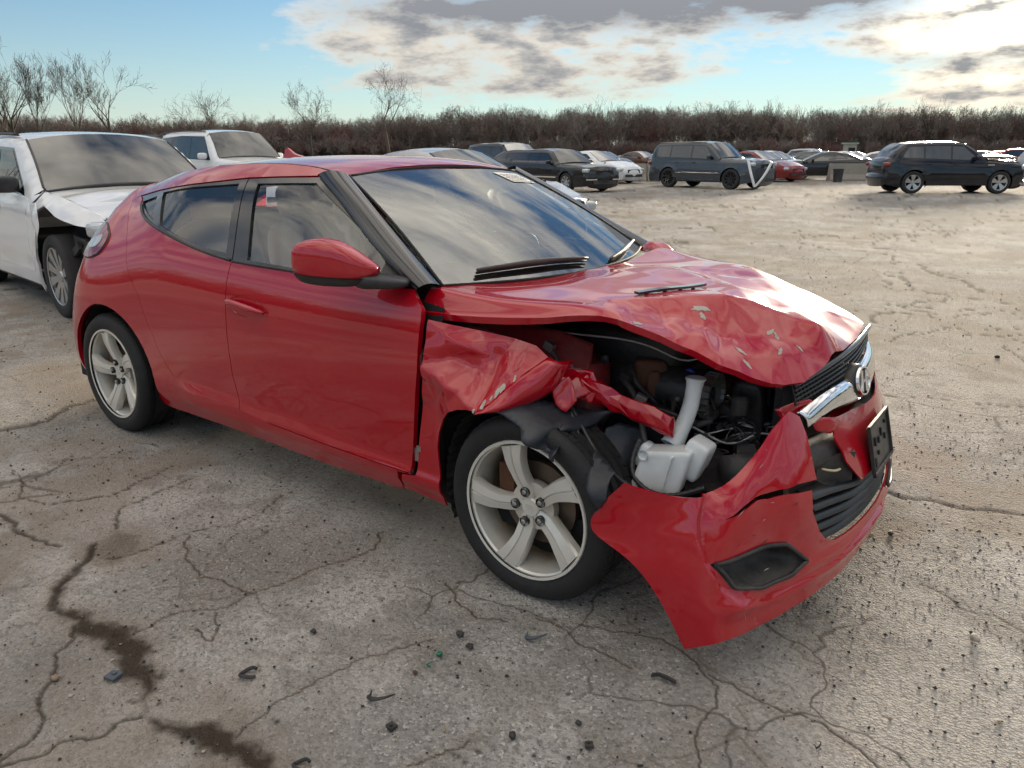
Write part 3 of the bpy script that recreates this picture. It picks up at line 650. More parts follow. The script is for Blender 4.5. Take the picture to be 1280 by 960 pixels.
def build_ground():
    c = np.array([1.316, -2.686]); mid = 127.0
    fine = np.linspace(-44, 44, 820); coarse = np.concatenate([np.linspace(47, 180, 60)]); ang = np.concatenate([-coarse[::-1][1:], fine, coarse[:-1]]); ang = R(1)*(mid+np.append(ang, 180-1e-9)[:len(ang)])
    rows = [0.25]; 
    while rows[-1] < 3000: r_ = rows[-1]; rows.append(r_+max(.006, min(r_*r_*.0015, r_*.09)))
    rows = np.array(rows); nr, na = len(rows), len(ang)
    X = c[0]+rows[:, None]*np.cos(ang)[None]; Y = c[1]+rows[:, None]*np.sin(ang)[None]; x = X.ravel(); y = Y.ravel()
    rng = np.random.default_rng(5)
    crack = np.zeros(len(x)); wet = np.zeros(len(x)); dirt = np.zeros(len(x)); depth = np.zeros(len(x))
    dist0 = np.hypot(x-c[0], y-c[1]); nz = vnoise(x, y, 9, 3, 4); nz2 = vnoise(x, y, 40, 6, 3); nb = vnoise(x, y, .9, 8, 5); nm = vnoise(x, y, 2.6, 14, 4)
    def lay(P, w, k=1.0):
        P = np.array(P); lo = P.min(0)-.5; hi = P.max(0)+.5; s = np.where((x > lo[0]) & (x < hi[0]) & (y > lo[1]) & (y < hi[1]))[0]
        if not len(s): return
        d = segdist(x[s], y[s], P); ww = w*(.30+1.1*nz[s]); f = smooth01(1.25-d/np.maximum(ww, .0025+.0011*dist0[s]))
        crack[s] = np.maximum(crack[s], f*k*(.75+.25*nz2[s])); depth[s] = np.maximum(depth[s], f*min(.5*w, .006))
        dirt[s] = np.maximum(dirt[s], .25*smooth01(1-d/(w*5+.04))*smooth01((nm[s]-.35)*4))
    for w, P in CRACKS: lay(jag(P, .10, rng), w*.7, .9)
    # minor cracking of the far lot: long jagged lines
    for i in range(90):
        a0 = R(rng.uniform(80, 165)); rr = rng.uniform(7.5, 36); p0 = c+rr*np.array([math.cos(a0), math.sin(a0)]); a = rng.uniform(0, 6.28); ln = rng.uniform(1.5, 6)
        lay(jag([p0, p0+ln*np.array([math.cos(a), math.sin(a)])], .22, rng, 6), rng.uniform(.007, .012)*(1+rr*.12), .85)
    for i in range(12):
        p0 = np.array([rng.uniform(-2.4, 1.8), rng.uniform(-2.3, -.2)]); a = rng.uniform(0, 6.28); ln = rng.uniform(.3, .9)
        lay(jag([p0, p0+ln*np.array([math.cos(a), math.sin(a)])], .25, rng, 5), .003, .45)
    for S in STAINS[2:3]:
        S = np.array(S); d = segdist(x, y, S, True); d = np.where(inside(x, y, S), -d, d)
        f = smooth01((.035-(d+(nz-.5)*.10+(nz2-.5)*.04))/.05); wet = np.maximum(wet, f*(.9 if len(S) > 6 else .35)); dirt = np.maximum(dirt, .6*smooth01((.16-(d+(nz-.5)*.2))/.14))
    TR = jag([(-1.507, -1.570), (-1.38, -1.685), (-1.298, -1.789), (-1.177, -1.853), (-1.051, -1.825), (-.895, -1.800), (-.745, -1.808), (-.579, -1.86), (-.46, -1.94), (-.345, -1.906), (-.22, -1.867), (-.06, -1.866)], .12, rng, 3); d = segdist(x, y, TR); hw = .012+.036*smooth01((x+1.2)/.25)*smooth01((-.50-x)/.12)+.026*smooth01((x+.34)/.1)
    wet = np.maximum(wet, .92*smooth01((hw-(d+(nz-.5)*.060+(nz2-.5)*.035))/.045+.35)); dirt = np.maximum(dirt, .5*smooth01(1-d/(hw+.10))*smooth01((nm-.25)*4))     # one damp trail following the break
    dirt = np.maximum(dirt, .50*smooth01((nb-.53)*7)*smooth01((nm-.30)*4))
    d4 = np.array([(.75, .2), (1.3, .6), (2.2, .9)]); dirt = np.maximum(dirt, .6*smooth01(1-segdist(x, y, d4)/.35)*smooth01((nm-.32)*4))
    lf = np.array([(-3.3, -.6), (-5.0, -.4), (-7, .2)]); dirt = np.maximum(dirt, .7*smooth01(1-segdist(x, y, lf)/.55)*smooth01((nm-.28)*4))
    ln2 = np.array([(-9, 12.5), (-7.6, 13.2)]); wet = np.maximum(wet, .5*smooth01(1-segdist(x, y, ln2)/.9)*smooth01((nm-.3)*4))
    st2 = vnoise(x*.22+y*.13, y*.9-x*.6, 1.2, 51, 5); dirt = np.maximum(dirt, .45*smooth01((st2-.55)*7)*smooth01((dist0-5)/5))          # tyre-smeared mud across the open lot
    film = smooth01((nb-.35)*3+.6*smooth01((x-.5)/1.0))
    tone = smooth01((vnoise(x, y, 2.3, 31, 6)-.30)*2.5); sand = .7*smooth01((vnoise(x, y, .35, 33, 5)-.45)*4.5); pits = smooth01((vnoise(x, y, 5, 35, 3)-.42)*5.5); net = smooth01((vnoise(x, y, 1.3, 37, 4)-.44)*8)
    dark = np.maximum(.28*smooth01((vnoise(x, y, 1.1, 39, 6)-.50)*6), .36*smooth01((vnoise(x, y, 7, 41, 5)-.52)*8))
    grit = (vnoise(x, y, 14, 43, 3)-.5)*.0022*smooth01((9-dist0)/5)
    z = grit+(vnoise(x, y, .55, 21, 3)-.5)*.014*smooth01((dist0-.2)/.8)+(nz-.5)*.002-depth
    keep = smooth01((np.minimum.reduce([np.hypot(x-a, y-b_) for a, b_ in ((0, -.78), (-2.65, -.78), (0, .78), (-2.65, .78))])-.25)/.4); z *= keep
    z *= smooth01((60-dist0)/30)
    i = np.arange((nr-1)*na); r_, k = i//na, i % na; k2 = (k+1) % na
    F = np.stack([r_*na+k, (r_+1)*na+k, (r_+1)*na+k2, r_*na+k2], 1)
    V = np.stack([x, y, z], 1); V = np.vstack([V, [[c[0], c[1], 0]]]); cen = len(V)-1
    me = bpy.data.meshes.new('ground'); nF = len(F); T = [(cen, q, (q+1) % na) for q in range(na)]
    me.vertices.add(len(V)); me.vertices.foreach_set('co', V.ravel()); me.loops.add(nF*4+len(T)*3); me.polygons.add(nF+len(T))
    me.loops.foreach_set('vertex_index', np.concatenate([F.ravel(), np.array(T).ravel()]).astype(np.int32))
    st = np.concatenate([np.arange(nF)*4, nF*4+np.arange(len(T))*3]).astype(np.int32); me.polygons.foreach_set('loop_start', st)
    me.polygons.foreach_set('use_smooth', np.ones(nF+len(T), bool)); me.update(calc_edges=True); me.validate()
    for n_, v in (('crack', crack), ('wet', wet), ('dirt', dirt), ('film', film), ('tone', tone), ('sand', sand), ('pits', pits), ('net', net), ('dark', dark)):
        a = me.attributes.new(n_, 'FLOAT', 'POINT'); a.data.foreach_set('value', np.append(v, 0).astype(np.float32))
    me.materials.append(ground_mat()); o = bpy.data.objects.new('ground', me); link(o); tag(o, kind='structure')
    print('ground quads', nF)
    return o
GROUND = build_ground()
# ---------------------------------------------------------------- bare winter trees
def grow(height, seed, levels=5, spread=.55, trunk_r=.16, fork=(3, 5), up=.35, thin=.012, single=.8, lo=1):
    """segments (p0, p1, r0, r1, level) of a leafless tree"""
    rng = np.random.default_rng(seed); seg = []
    def branch(p, d, ln, r, lv):
        n = 4 if lv < 2 else 3; q = p
        kids = []
        for i in range(n):
            d = d+rng.normal(0, .045+.028*lv, 3)+np.array([0, 0, up*.14]); d = d/np.linalg.norm(d)
            q2 = q+d*ln/n; ra = max(r*(1-.55*i/n), thin); rb = max(r*(1-.55*(i+1)/n), thin); seg.append((q, q2, ra, rb, lv)); q = q2
            if lv < levels and (i >= (1 if lv else lo)): kids.append((q, rb, i/n))
        if lv >= levels: return
        for q0, rb, t in kids:
            for k in range(rng.integers(1, 3) if lv else rng.integers(2, 4)):
                a = rng.uniform(0, 6.28); e = np.cross(d, [math.cos(a), math.sin(a), .3]); e /= max(np.linalg.norm(e), 1e-6)
                dd = d*(1-spread)+e*spread*rng.uniform(.7, 1.3); dd[2] += up*.4; dd /= np.linalg.norm(dd)
                branch(q0, dd, ln*rng.uniform(.50, .78), rb*.68, lv+1)
    branch(np.zeros(3), np.array([rng.normal(0, .05), rng.normal(0, .05), 1.0]), height*single*.60, trunk_r, 0)
    top = max(s[1][2] for s in seg); k = height/top
    return [(a*k, b*k, r0, r1, l) for a, b, r0, r1, l in seg]
def seg_mesh(seg, n=3):
    A = np.array([s[0] for s in seg]); B = np.array([s[1] for s in seg]); ra = np.array([s[2] for s in seg]); rb = np.array([s[3] for s in seg])
    d = B-A; d /= np.maximum(np.linalg.norm(d, axis=1), 1e-9)[:, None]; ref = np.where(np.abs(d[:, 2:3]) < .9, [[0, 0, 1.0]], [[1.0, 0, 0]]); u = np.cross(d, ref); u /= np.linalg.norm(u, axis=1)[:, None]; w = np.cross(d, u)
    V = []; m = len(seg)
    for P, r in ((A, ra), (B, rb)):
        for k in range(n):
            a = 2*math.pi*k/n; V.append(P+r[:, None]*(math.cos(a)*u+math.sin(a)*w))
    V = np.stack(V, 1).reshape(-1, 3); F = []
    for i in range(m):
        o = i*2*n; F += [(o+k, o+(k+1) % n, o+n+(k+1) % n, o+n+k) for k in range(n)]
    return V, F
def bark(name, c, c2):
    m, nt, b, N, L = nodes(name); setp(b, rough=.95, spec=.2)
    oi = N('ShaderNodeObjectInfo'); tc = N('ShaderNodeTexCoord'); n = N('ShaderNodeTexNoise'); L(tc.outputs['Object'], n.inputs['Vector']); n.inputs['Scale'].default_value = 1.5; n.inputs['Detail'].default_value = 5
    ad = N('ShaderNodeMath'); ad.operation = 'ADD'; L(oi.outputs['Random'], ad.inputs[0]); L(n.outputs[0], ad.inputs[1]); mr = N('ShaderNodeMapRange'); L(ad.outputs[0], mr.inputs[0]); mr.inputs[1].default_value = .4; mr.inputs[2].default_value = 1.5
    mx = N('ShaderNodeMix'); mx.data_type = 'RGBA'; L(mr.outputs[0], mx.inputs[0]); mx.inputs[6].default_value = (*c, 1); mx.inputs[7].default_value = (*c2, 1); L(mx.outputs[2], b.inputs['Base Color']); return m
def forest():
    bk = bark('grey_bark', (.15, .125, .108), (.25, .215, .188)); tw = bark('red_brown_twig', (.165, .115, .098), (.225, .172, .148)); rd = bark('reddish_bud_twig', (.19, .090, .082), (.22, .14, .12))
    tc = bpy.data.collections.new('tree_kit')
    def kit(nm, h, seed, lv, sp, tr, mt, thin=.032, single=1.0, up=.3, lo=1):
        s = grow(h, seed, lv, sp, tr, up=up, thin=thin, single=single, lo=lo); V, F = seg_mesh(s); me = bpy.data.meshes.new(nm); me.from_pydata(V.tolist(), [], F); me.materials.append(mt); o = bpy.data.objects.new(nm, me); tc.objects.link(o)
    for i in range(4): kit('tree_kit', 12.5, 40+i, 5, .50, .17, bk, .019, 1.15, .30, 1+i % 2)
    for i in range(3): kit('tree_kit_twiggy', 11.5, 60+i, 5, .55, .13, tw, .019, 1.1, .28)
    kit('tree_kit_red', 11.0, 71, 5, .55, .12, rd, .02, 1.1, .28)
    for i in range(5): kit('tree_kit_pole', 11.5, 91+i, 2, .36, .12, bk, .03, 1.55, .6, 2)
    ts = bpy.data.collections.new('brush_kit')
    def brush(nm, h, seed, mt):
        rng = np.random.default_rng(seed); s = []
        for k in range(9):
            b = grow(h*rng.uniform(.6, 1), seed*50+k, 3, .6, .035, up=.5, thin=.022); off = np.array([rng.normal(0, 1.1), rng.normal(0, .8), 0]); s += [(a+off, c+off, r0, r1, l) for a, c, r0, r1, l in b]
        V, F = seg_mesh(s); me = bpy.data.meshes.new(nm); me.from_pydata(V.tolist(), [], F); me.materials.append(mt); o = bpy.data.objects.new(nm, me); ts.objects.link(o)
    for i in range(4): brush('brush_kit', 4.2, 5+i, (tw, bk, rd, tw)[i])
    def scatter(name, pts, scl, col, label, cat):
        me = bpy.data.meshes.new(name); me.from_pydata([tuple(q) for q in pts], [], []); o = bpy.data.objects.new(name, me); link(o); tag(o, label, cat, kind='stuff')
        a = me.attributes.new('scl', 'FLOAT', 'POINT'); a.data.foreach_set('value', np.array(scl, np.float32)); rz = me.attributes.new('rz', 'FLOAT', 'POINT'); rz.data.foreach_set('value', RNG.uniform(0, 6.28, len(pts)).astype(np.float32))
        ng = bpy.data.node_groups.new(name, 'GeometryNodeTree'); ng.interface.new_socket('Geometry', in_out='INPUT', socket_type='NodeSocketGeometry'); ng.interface.new_socket('Geometry', in_out='OUTPUT', socket_type='NodeSocketGeometry')
        N = ng.nodes.new; L = ng.links.new; gi = N('NodeGroupInput'); go = N('NodeGroupOutput'); ip = N('GeometryNodeInstanceOnPoints'); ci = N('GeometryNodeCollectionInfo'); ci.inputs[0].default_value = col; ci.inputs[1].default_value = True; ci.inputs[2].default_value = True
        na = N('GeometryNodeInputNamedAttribute'); na.data_type = 'FLOAT'; na.inputs[0].default_value = 'scl'; nr = N('GeometryNodeInputNamedAttribute'); nr.data_type = 'FLOAT'; nr.inputs[0].default_value = 'rz'; cx = N('ShaderNodeCombineXYZ'); L(nr.outputs[0], cx.inputs[2])
        m2p = N('GeometryNodeMeshToPoints'); L(gi.outputs[0], m2p.inputs[0]); L(m2p.outputs[0], ip.inputs['Points']); L(ci.outputs[0], ip.inputs['Instance']); ip.inputs['Pick Instance'].default_value = True; L(cx.outputs[0], ip.inputs['Rotation']); L(na.outputs[0], ip.inputs['Scale']); L(ip.outputs[0], go.inputs[0])
        md = o.modifiers.new('scatter', 'NODES'); md.node_group = ng; return o
    rng = np.random.default_rng(9)
    # the edge of the wood runs along this line; h = height of the crowns above it
    line = spl([-.25, 0, .25, .5, .75, 1, 1.2], np.array([(-240, 20), (-190, 58), (-158, 108), (-118, 152), (-66, 192), (-4, 212), (60, 215)], float)); hs = lin((-.25, 9.5), (0, 9.8), (.1, 10.0), (.25, 10.2), (.38, 10.8), (.47, 12.4), (.55, 12.8), (.66, 13.2), (.78, 13.0), (.9, 12.4), (1, 11.5), (1.2, 11))
    pts = []; sc = []
    for i in range(1500):
        t = rng.uniform(-.25, 1.2); q = line(np.array([t]))[0]; dirn = q/np.linalg.norm(q); q = q+dirn*rng.exponential(20)+rng.normal(0, 1.2, 2); pts.append((q[0], q[1], -.2)); sc.append(float(hs(t))/12.2*rng.uniform(.84, 1.04))
    for i in range(520):                                   # the wood closes the lot off behind the camera as well
        a = R(rng.uniform(172, 438)); r_ = rng.uniform(80, 112); pts.append((r_*math.cos(a), r_*math.sin(a), -.2)); sc.append(rng.uniform(.7, 1.0))
    scatter('bare_wood', pts, sc, tc, 'bare grey-brown winter wood forming the skyline behind the lot', 'wood')
    pts = []; sc = []
    for i in range(700):
        t = rng.uniform(-.25, 1.2); q = line(np.array([t]))[0]; dirn = q/np.linalg.norm(q); q = q-dirn*rng.uniform(-14, 5)+rng.normal(0, .8, 2); pts.append((q[0], q[1], -.1)); sc.append(rng.uniform(.7, 1.35)*(1.25 if t < .4 else 1))
    for i in range(400):
        a = R(rng.uniform(172, 438)); r_ = rng.uniform(74, 84); pts.append((r_*math.cos(a), r_*math.sin(a), -.1)); sc.append(rng.uniform(.8, 1.5))
    scatter('brush', pts, sc, ts, 'leafless brown scrub along the foot of the wood', 'scrub')
    # leaf litter bank under the wood
    tt = np.linspace(-.3, 1.25, 60); V = []
    for t in tt:
        q = line(np.array([t]))[0]; dn = q/np.linalg.norm(q)
        for k, (o_, z) in enumerate(((-9, -.05), (-3, .5), (6, 1.6), (24, 2.6), (60, 3.2))): p_ = q+dn*o_; V.append((p_[0], p_[1], z*(1+.3*math.sin(t*40+k))))
    F = [(i*5+k, i*5+k+1, (i+1)*5+k+1, (i+1)*5+k) for i in range(59) for k in range(4)]
    tag(recalc(obj('wood_floor', V, F, pm('leaf_litter', (.085, .062, .045), .95, var=.4, scale=.6))), kind='structure')
    dk = bark('backlit_bark', (.060, .050, .042), (.115, .098, .082))  # bark toned down: the backlit shade of these trees is in the colour
    # single trees that stand out against the sky
    for (x, y), h, seed, lb, sp, lv, tr in TREES:
        e = empty('bare_tree', (x, y, -.1), 0, label=lb, cat='tree', group='bare trees standing above the skyline'); s = grow(h, seed, lv, sp, tr, thin=.011, up=.42, single=1.05, lo=2 if seed in (102, 103, 204, 306, 207) else 1)
        a = [q for q in s if q[4] <= 1]; b = [q for q in s if q[4] > 1]
        V, F = seg_mesh(a, 7); obj('trunk', V, F, dk, e); V, F = seg_mesh(b, 3); obj('crown', V, F, dk, e)
    gn = pm('pine_needles', (.020, .040, .018), .9, var=.4, scale=3); rngp = np.random.default_rng(4)
    for i, ((x, y), h, lb) in enumerate(PINES):
        e = empty('pine_tree', (x, y, 0), 0, label=lb, cat='tree', group='dark pines at left'); MB().tube([(0, 0, 0), (0, 0, h*.5), (.1, 0, h*.95)], [.16, .12, .03], 7).build('trunk', bk, e, True)
        V = []; F = []
        for k in range(900):
            cl = rngp.integers(0, 9); cz = h*(.55+.05*cl); cr = (1.7-.12*cl)*(.5+rngp.random()); a = rngp.uniform(0, 6.28); r_ = cr*math.sqrt(rngp.random()); c = np.array([r_*math.cos(a+cl), r_*math.sin(a+cl)*.8, cz+rngp.normal(0, .16)+.12*math.sin(a*3)]); u = rngp.normal(0, .16, 3); w = rngp.normal(0, .16, 3); n0 = len(V); V += [c-u, c+u, c+w]; F.append((n0, n0+1, n0+2))
        obj('crown', V, F, gn, e, False)
TREES = [
 ((-96.1, 35.1), 13.7, 101, 'tallest spreading bare tree at the far left edge', .46, 5, .24),
 ((-94.2, 36.5), 12.2, 102, 'slim upright bare tree second from the left edge', .28, 5, .17),
 ((-95.5, 42.1), 12.5, 103, 'pale thin bare tree third from the left edge', .34, 5, .15),
 ((-93, 44), 12.7, 204, 'round-crowned bare tree fourth from the left edge', .46, 5, .22),
 ((-92.1, 55.1), 10.1, 105, 'small lone bare tree above the tall white SUV', .50, 4, .15),
 ((-95, 75.2), 11.9, 207, 'pale bare tree with upright fan of twigs left of the broad one', .52, 5, .16),
 ((-85.7, 82.2), 14.6, 306, 'broad bare tree with heavy limbs left of centre', .58, 5, .28),
 ((-91.3, 156.5), 14.6, 109, 'bare tree poking above the wood right of centre', .5, 4, .2),
 ((-67.5, 194.1), 14.9, 110, 'bare tree poking above the wood over the black fastback', .5, 4, .2),
 ((-34.6, 205.8), 14.6, 111, 'thin bare tree poking above the wood over the navy SUV', .4, 4, .16),
 ((-23.3, 214.3), 12.9, 113, 'thin bare tree over the bonnet of the navy SUV', .4, 4, .15)]
PINES = []
forest()
# ---------------------------------------------------------------- parts shared by cars
def superell(c, d, e=.45, rot=None, nu=20, nv=12, shape=None):
    U = np.linspace(-math.pi, math.pi, nu, endpoint=False); Vv = np.linspace(-math.pi/2, math.pi/2, nv)
    sp = lambda x, k: np.sign(x)*np.abs(x)**k
    P = [(sp(math.cos(v), e)*sp(math.cos(u), e), sp(math.cos(v), e)*sp(math.sin(u), e), sp(math.sin(v), e)) for v in Vv for u in U]
    P = np.array(P)
    if shape is not None: P = shape(P)
    P = P*np.array(d)/2
    if rot is not None: P = P @ np.array(rot).T
    P = P+np.array(c)
    F = [(j*nu+i, j*nu+(i+1) % nu, (j+1)*nu+(i+1) % nu, (j+1)*nu+i) for j in range(nv-1) for i in range(nu)]
    return P, F
def rotm(ax, deg): return np.array(Matrix.Rotation(R(deg), 3, ax))
def emblem_shapes(w, h, t):
    """slanted letter H inside an oval ring, in the plane (a, b), front at depth t"""
    mb = MB(); n = 40
    ring = lambda k: [(math.cos(2*math.pi*i/n)*w*k, math.sin(2*math.pi*i/n)*h*k) for i in range(n)]
    o, i_ = ring(.5), ring(.415)
    V = [(a, b, 0) for a, b in o]+[(a, b, t) for a, b in ring(.485)]+[(a, b, t) for a, b in ring(.43)]+[(a, b, 0) for a, b in i_]
    F = [(k*n+q, k*n+(q+1) % n, (k+1)*n+(q+1) % n, (k+1)*n+q) for k in range(3) for q in range(n)]
    mb.add(V, F)
    def poly(P):
        m = len(P); V = [(a*w, b*h, 0) for a, b in P]+[(a*w*.985, b*h*.985, t*.9) for a, b in P]
        mb.add(V, [tuple(range(m, 2*m))]+[(q, (q+1) % m, m+(q+1) % m, m+q) for q in range(m)])
    poly([(-.27, -.30), (-.16, -.36), (-.075, -.06), (-.04, .36), (-.15, .40), (-.20, .05)])
    poly([(.27, .30), (.16, .36), (.075, .06), (.04, -.36), (.15, -.40), (.20, -.05)])
    poly([(-.10, -.09), (.12, -.0), (.10, .09), (-.12, .0)])
    return mb
def tyre_mesh(r, hw, rim_r, n=64, tread=True):
    prof = [(rim_r*.985, -hw*.80), (rim_r+.006, -hw*.93), (rim_r+.03, -hw*1.0), (r-.035, -hw*1.0), (r-.016, -hw*.95), (r-.005, -hw*.82), (r, -hw*.72)]
    if tread:
        for g in (-.42, 0, .42):
            prof += [(r+.0015, hw*(g-.09)), (r-.007, hw*(g-.07)), (r-.007, hw*(g+.07)), (r+.0015, hw*(g+.09))]
    prof += [(r, hw*.72), (r-.005, hw*.82), (r-.016, hw*.95), (r-.035, hw), (rim_r+.03, hw), (rim_r+.006, hw*.93), (rim_r*.985, hw*.8)]
    mb = MB(); mb.lathe(prof, n, 'y'); return mb
def tread_blocks(r, hw, n=58):
    mb = MB()
    for k in range(n):
        a = 2*math.pi*k/n
        for g0, g1, sk in ((-.70, -.53, .25), (-.31, -.11, .0), (.11, .31, .5), (.53, .70, .25)):
            a0 = a+sk*2*math.pi/n; da = 2*math.pi/n*.80; V = []
            for rr in (r-.001, r+.0035):
                for q, h_ in ((0, g0), (1, g0), (1, g1), (0, g1)):
                    an = a0+q*da+(h_-g0)*.02; V.append((rr*math.cos(an), h_*hw, rr*math.sin(an)))
            mb.add(V, [(4, 5, 6, 7), (0, 1, 5, 4), (1, 2, 6, 5), (2, 3, 7, 6), (3, 0, 4, 7)])
    return mb
def red_wheel(name, parent, loc, rz=0.0, phase=107.0, label=None, steer=0):
    w = bpy.data.objects.new(name, None); w.empty_display_size = .1; link(w, parent); w.location = loc; w.rotation_euler = (0, 0, rz)
    if label: w['label'] = label
    if name in WHEEL0:
        for ch in WHEEL0[name].children: copy_tree(ch, w)
        return w
    ty = tyre_mesh(.3125, .107, .2335, 72).build('tyre', M['rubber'], w, True, 40)
    tb = tread_blocks(.3125, .107).build('tread', M['rubber'], w); tb['kind'] = 'stuff'
    mb = MB(); mb.lathe([(.2265, -.101), (.2355, -.103), (.2375, -.097), (.2355, -.088), (.2265, -.089), (.2205, -.083), (.2165, -.055), (.2075, -.02), (.2045, .05), (.216, .085), (.234, .10)], 72, 'y')
    # spokes
    for k in range(5):
        a0 = R(phase+72*k); st = 12
        rows = []
        for i in range(st):
            t = i/(st-1); rr = .030+(.2185-.030)*t
            wd = np.interp(t, [0, .18, .45, .8, 1], [.040, .058, .058, .078, .094])
            sh = .016*math.sin(t*math.pi*.9)-.010*t          # sweep of the spoke
            yy = np.interp(t, [0, .15, .35, .7, 1], [-.062, -.064, -.074, -.090, -.094])
            cs = [(-.50, .036), (-.50, .006), (-.47, .000), (-.10, -.002), (-.07, .004), (-.02, .004), (.01, -.001), (.43, .006), (.50, .016), (.50, .040)]
            row = []
            for f, dpt in cs:
                q = f*wd+sh; row.append((rr*math.cos(a0)-q*math.sin(a0), yy+dpt*(1 if t < .97 else .8), rr*math.sin(a0)+q*math.cos(a0)))
            rows.append(row)
        n = len(rows[0])
        mb.add([q for r_ in rows for q in r_], [(i*n+j, (i+1)*n+j, (i+1)*n+j+1, i*n+j+1) for i in range(st-1) for j in range(n-1)])
    mb.lathe([(.001, -.066), (.030, -.066), (.034, -.062), (.036, -.05), (.082, -.048), (.084, -.02)], 40, 'y')
    rim = mb.build('rim', M['alloy'], w, True, 28)
    e = emblem_shapes(.036, .030, .0025); V = [(a, -.0655-c, b) for a, b, c in e.V]; em = obj('wheel_emblem', V, e.F, M['alloy'], rim, False); recalc(em)
    for k in range(5):
        a = R(phase+72*k); c = (.055*math.cos(a), 0, .055*math.sin(a))
        q = MB(); q.lathe([(.0165, -.074), (.0165, -.060), (.012, -.058)], 18, 'y', c); q.build('lug_recess', M['engine'], rim, True, 40)
        q = MB(); q.lathe([(.0001, -.081), (.006, -.081), (.0095, -.077), (.0095, -.056)], 6, 'y', c); q.build('lug_nut', M['alu'], rim)
    q = MB(); q.lathe([(.05, -.012), (.142, -.012), (.142, .012), (.05, .012)], 48, 'y'); q.build('brake_disc', M['disc'], w, True, 30)
    q = MB(); q.box((-.115, -.003, .05), (.06, .07, .13)); q.build('brake_caliper', M['rust'], w)
    q = MB(); q.lathe([(.20, .03), (.001, .03)], 40, 'y'); q.build('wheel_back', M['dark'], w)
    WHEEL0[name] = w
    return w
WHEEL0 = {}

# ---------------------------------------------------------------- the red hatchback
FD_LOW = [(-1.567,.977),(-1.343,.972),(-1.156,.970),(-.908,.966),(-.697,.964),(-.513,.968),(-.451,.913),(-.446,.877),(-.455,.70),(-.485,.48),(-.514,.306),(-.73,.305),(-1.009,.308),(-1.316,.316),(-1.546,.324),(-1.58,.485),(-1.58,.664),(-1.575,.839)]
FD_FRAME = [(-1.638,1.311),(-1.438,1.319),(-1.225,1.324),(-.973,1.20),(-.755,1.082),(-.513,.968),(-.697,.9645),(-.908,.9665),(-1.156,.9705),(-1.343,.9725),(-1.567,.9775)]
FD_GLASS = [(-1.555,1.29),(-1.362,1.296),(-1.215,1.299),(-1.003,1.195),(-.815,1.096),(-.712,1.035),(-.712,.984),(-.832,.982),(-1.159,.984),(-1.470,.992)]
RD_LOW = [(-1.567,.977),(-1.80,1.003),(-1.996,1.036),(-2.238,1.082),(-2.444,1.131),(-2.53,1.165),(-2.57,1.192),(-2.62,1.205),(-2.66,1.195),(-2.665,1.165),(-2.588,1.108),(-2.50,1.045),(-2.435,.988),(-2.343,.852),(-2.278,.775),(-2.232,.664),(-2.15,.487),(-2.07,.395),(-1.993,.349),(-1.88,.334),(-1.782,.331),(-1.546,.324),(-1.58,.485),(-1.58,.664),(-1.575,.839)]
RD_FRAME = [(-2.53,1.165),(-2.57,1.192),(-2.616,1.203),(-2.50,1.223),(-2.37,1.241),(-2.039,1.277),(-1.638,1.311),(-1.567,.9775),(-1.80,1.0035),(-1.996,1.0365),(-2.238,1.0825),(-2.444,1.1315)]
RD_GLASS = [(-2.312,1.232),(-2.18,1.249),(-2.021,1.265),(-1.684,1.287),(-1.625,1.008),(-1.809,1.022),(-2.009,1.056),(-2.19,1.094)]
Q_GLASS = [(-2.545,1.181),(-2.376,1.213),(-2.285,1.112),(-2.389,1.136),(-2.46,1.154)]
TAIL = [(-3.02,1.005),(-2.97,1.064),(-2.86,1.066),(-2.69,1.032),(-2.655,1.0),(-2.66,.95),(-2.704,.915),(-2.858,.90),(-2.98,.91)]
def arc(cx, cz, r, a0, a1, n=24): return [(cx+r*math.cos(R(a0+(a1-a0)*i/n)), cz+r*math.sin(R(a0+(a1-a0)*i/n))) for i in range(n+1)]
def sideL(s, z):
    P = side(s, z); P[:, 1] *= -1; return P
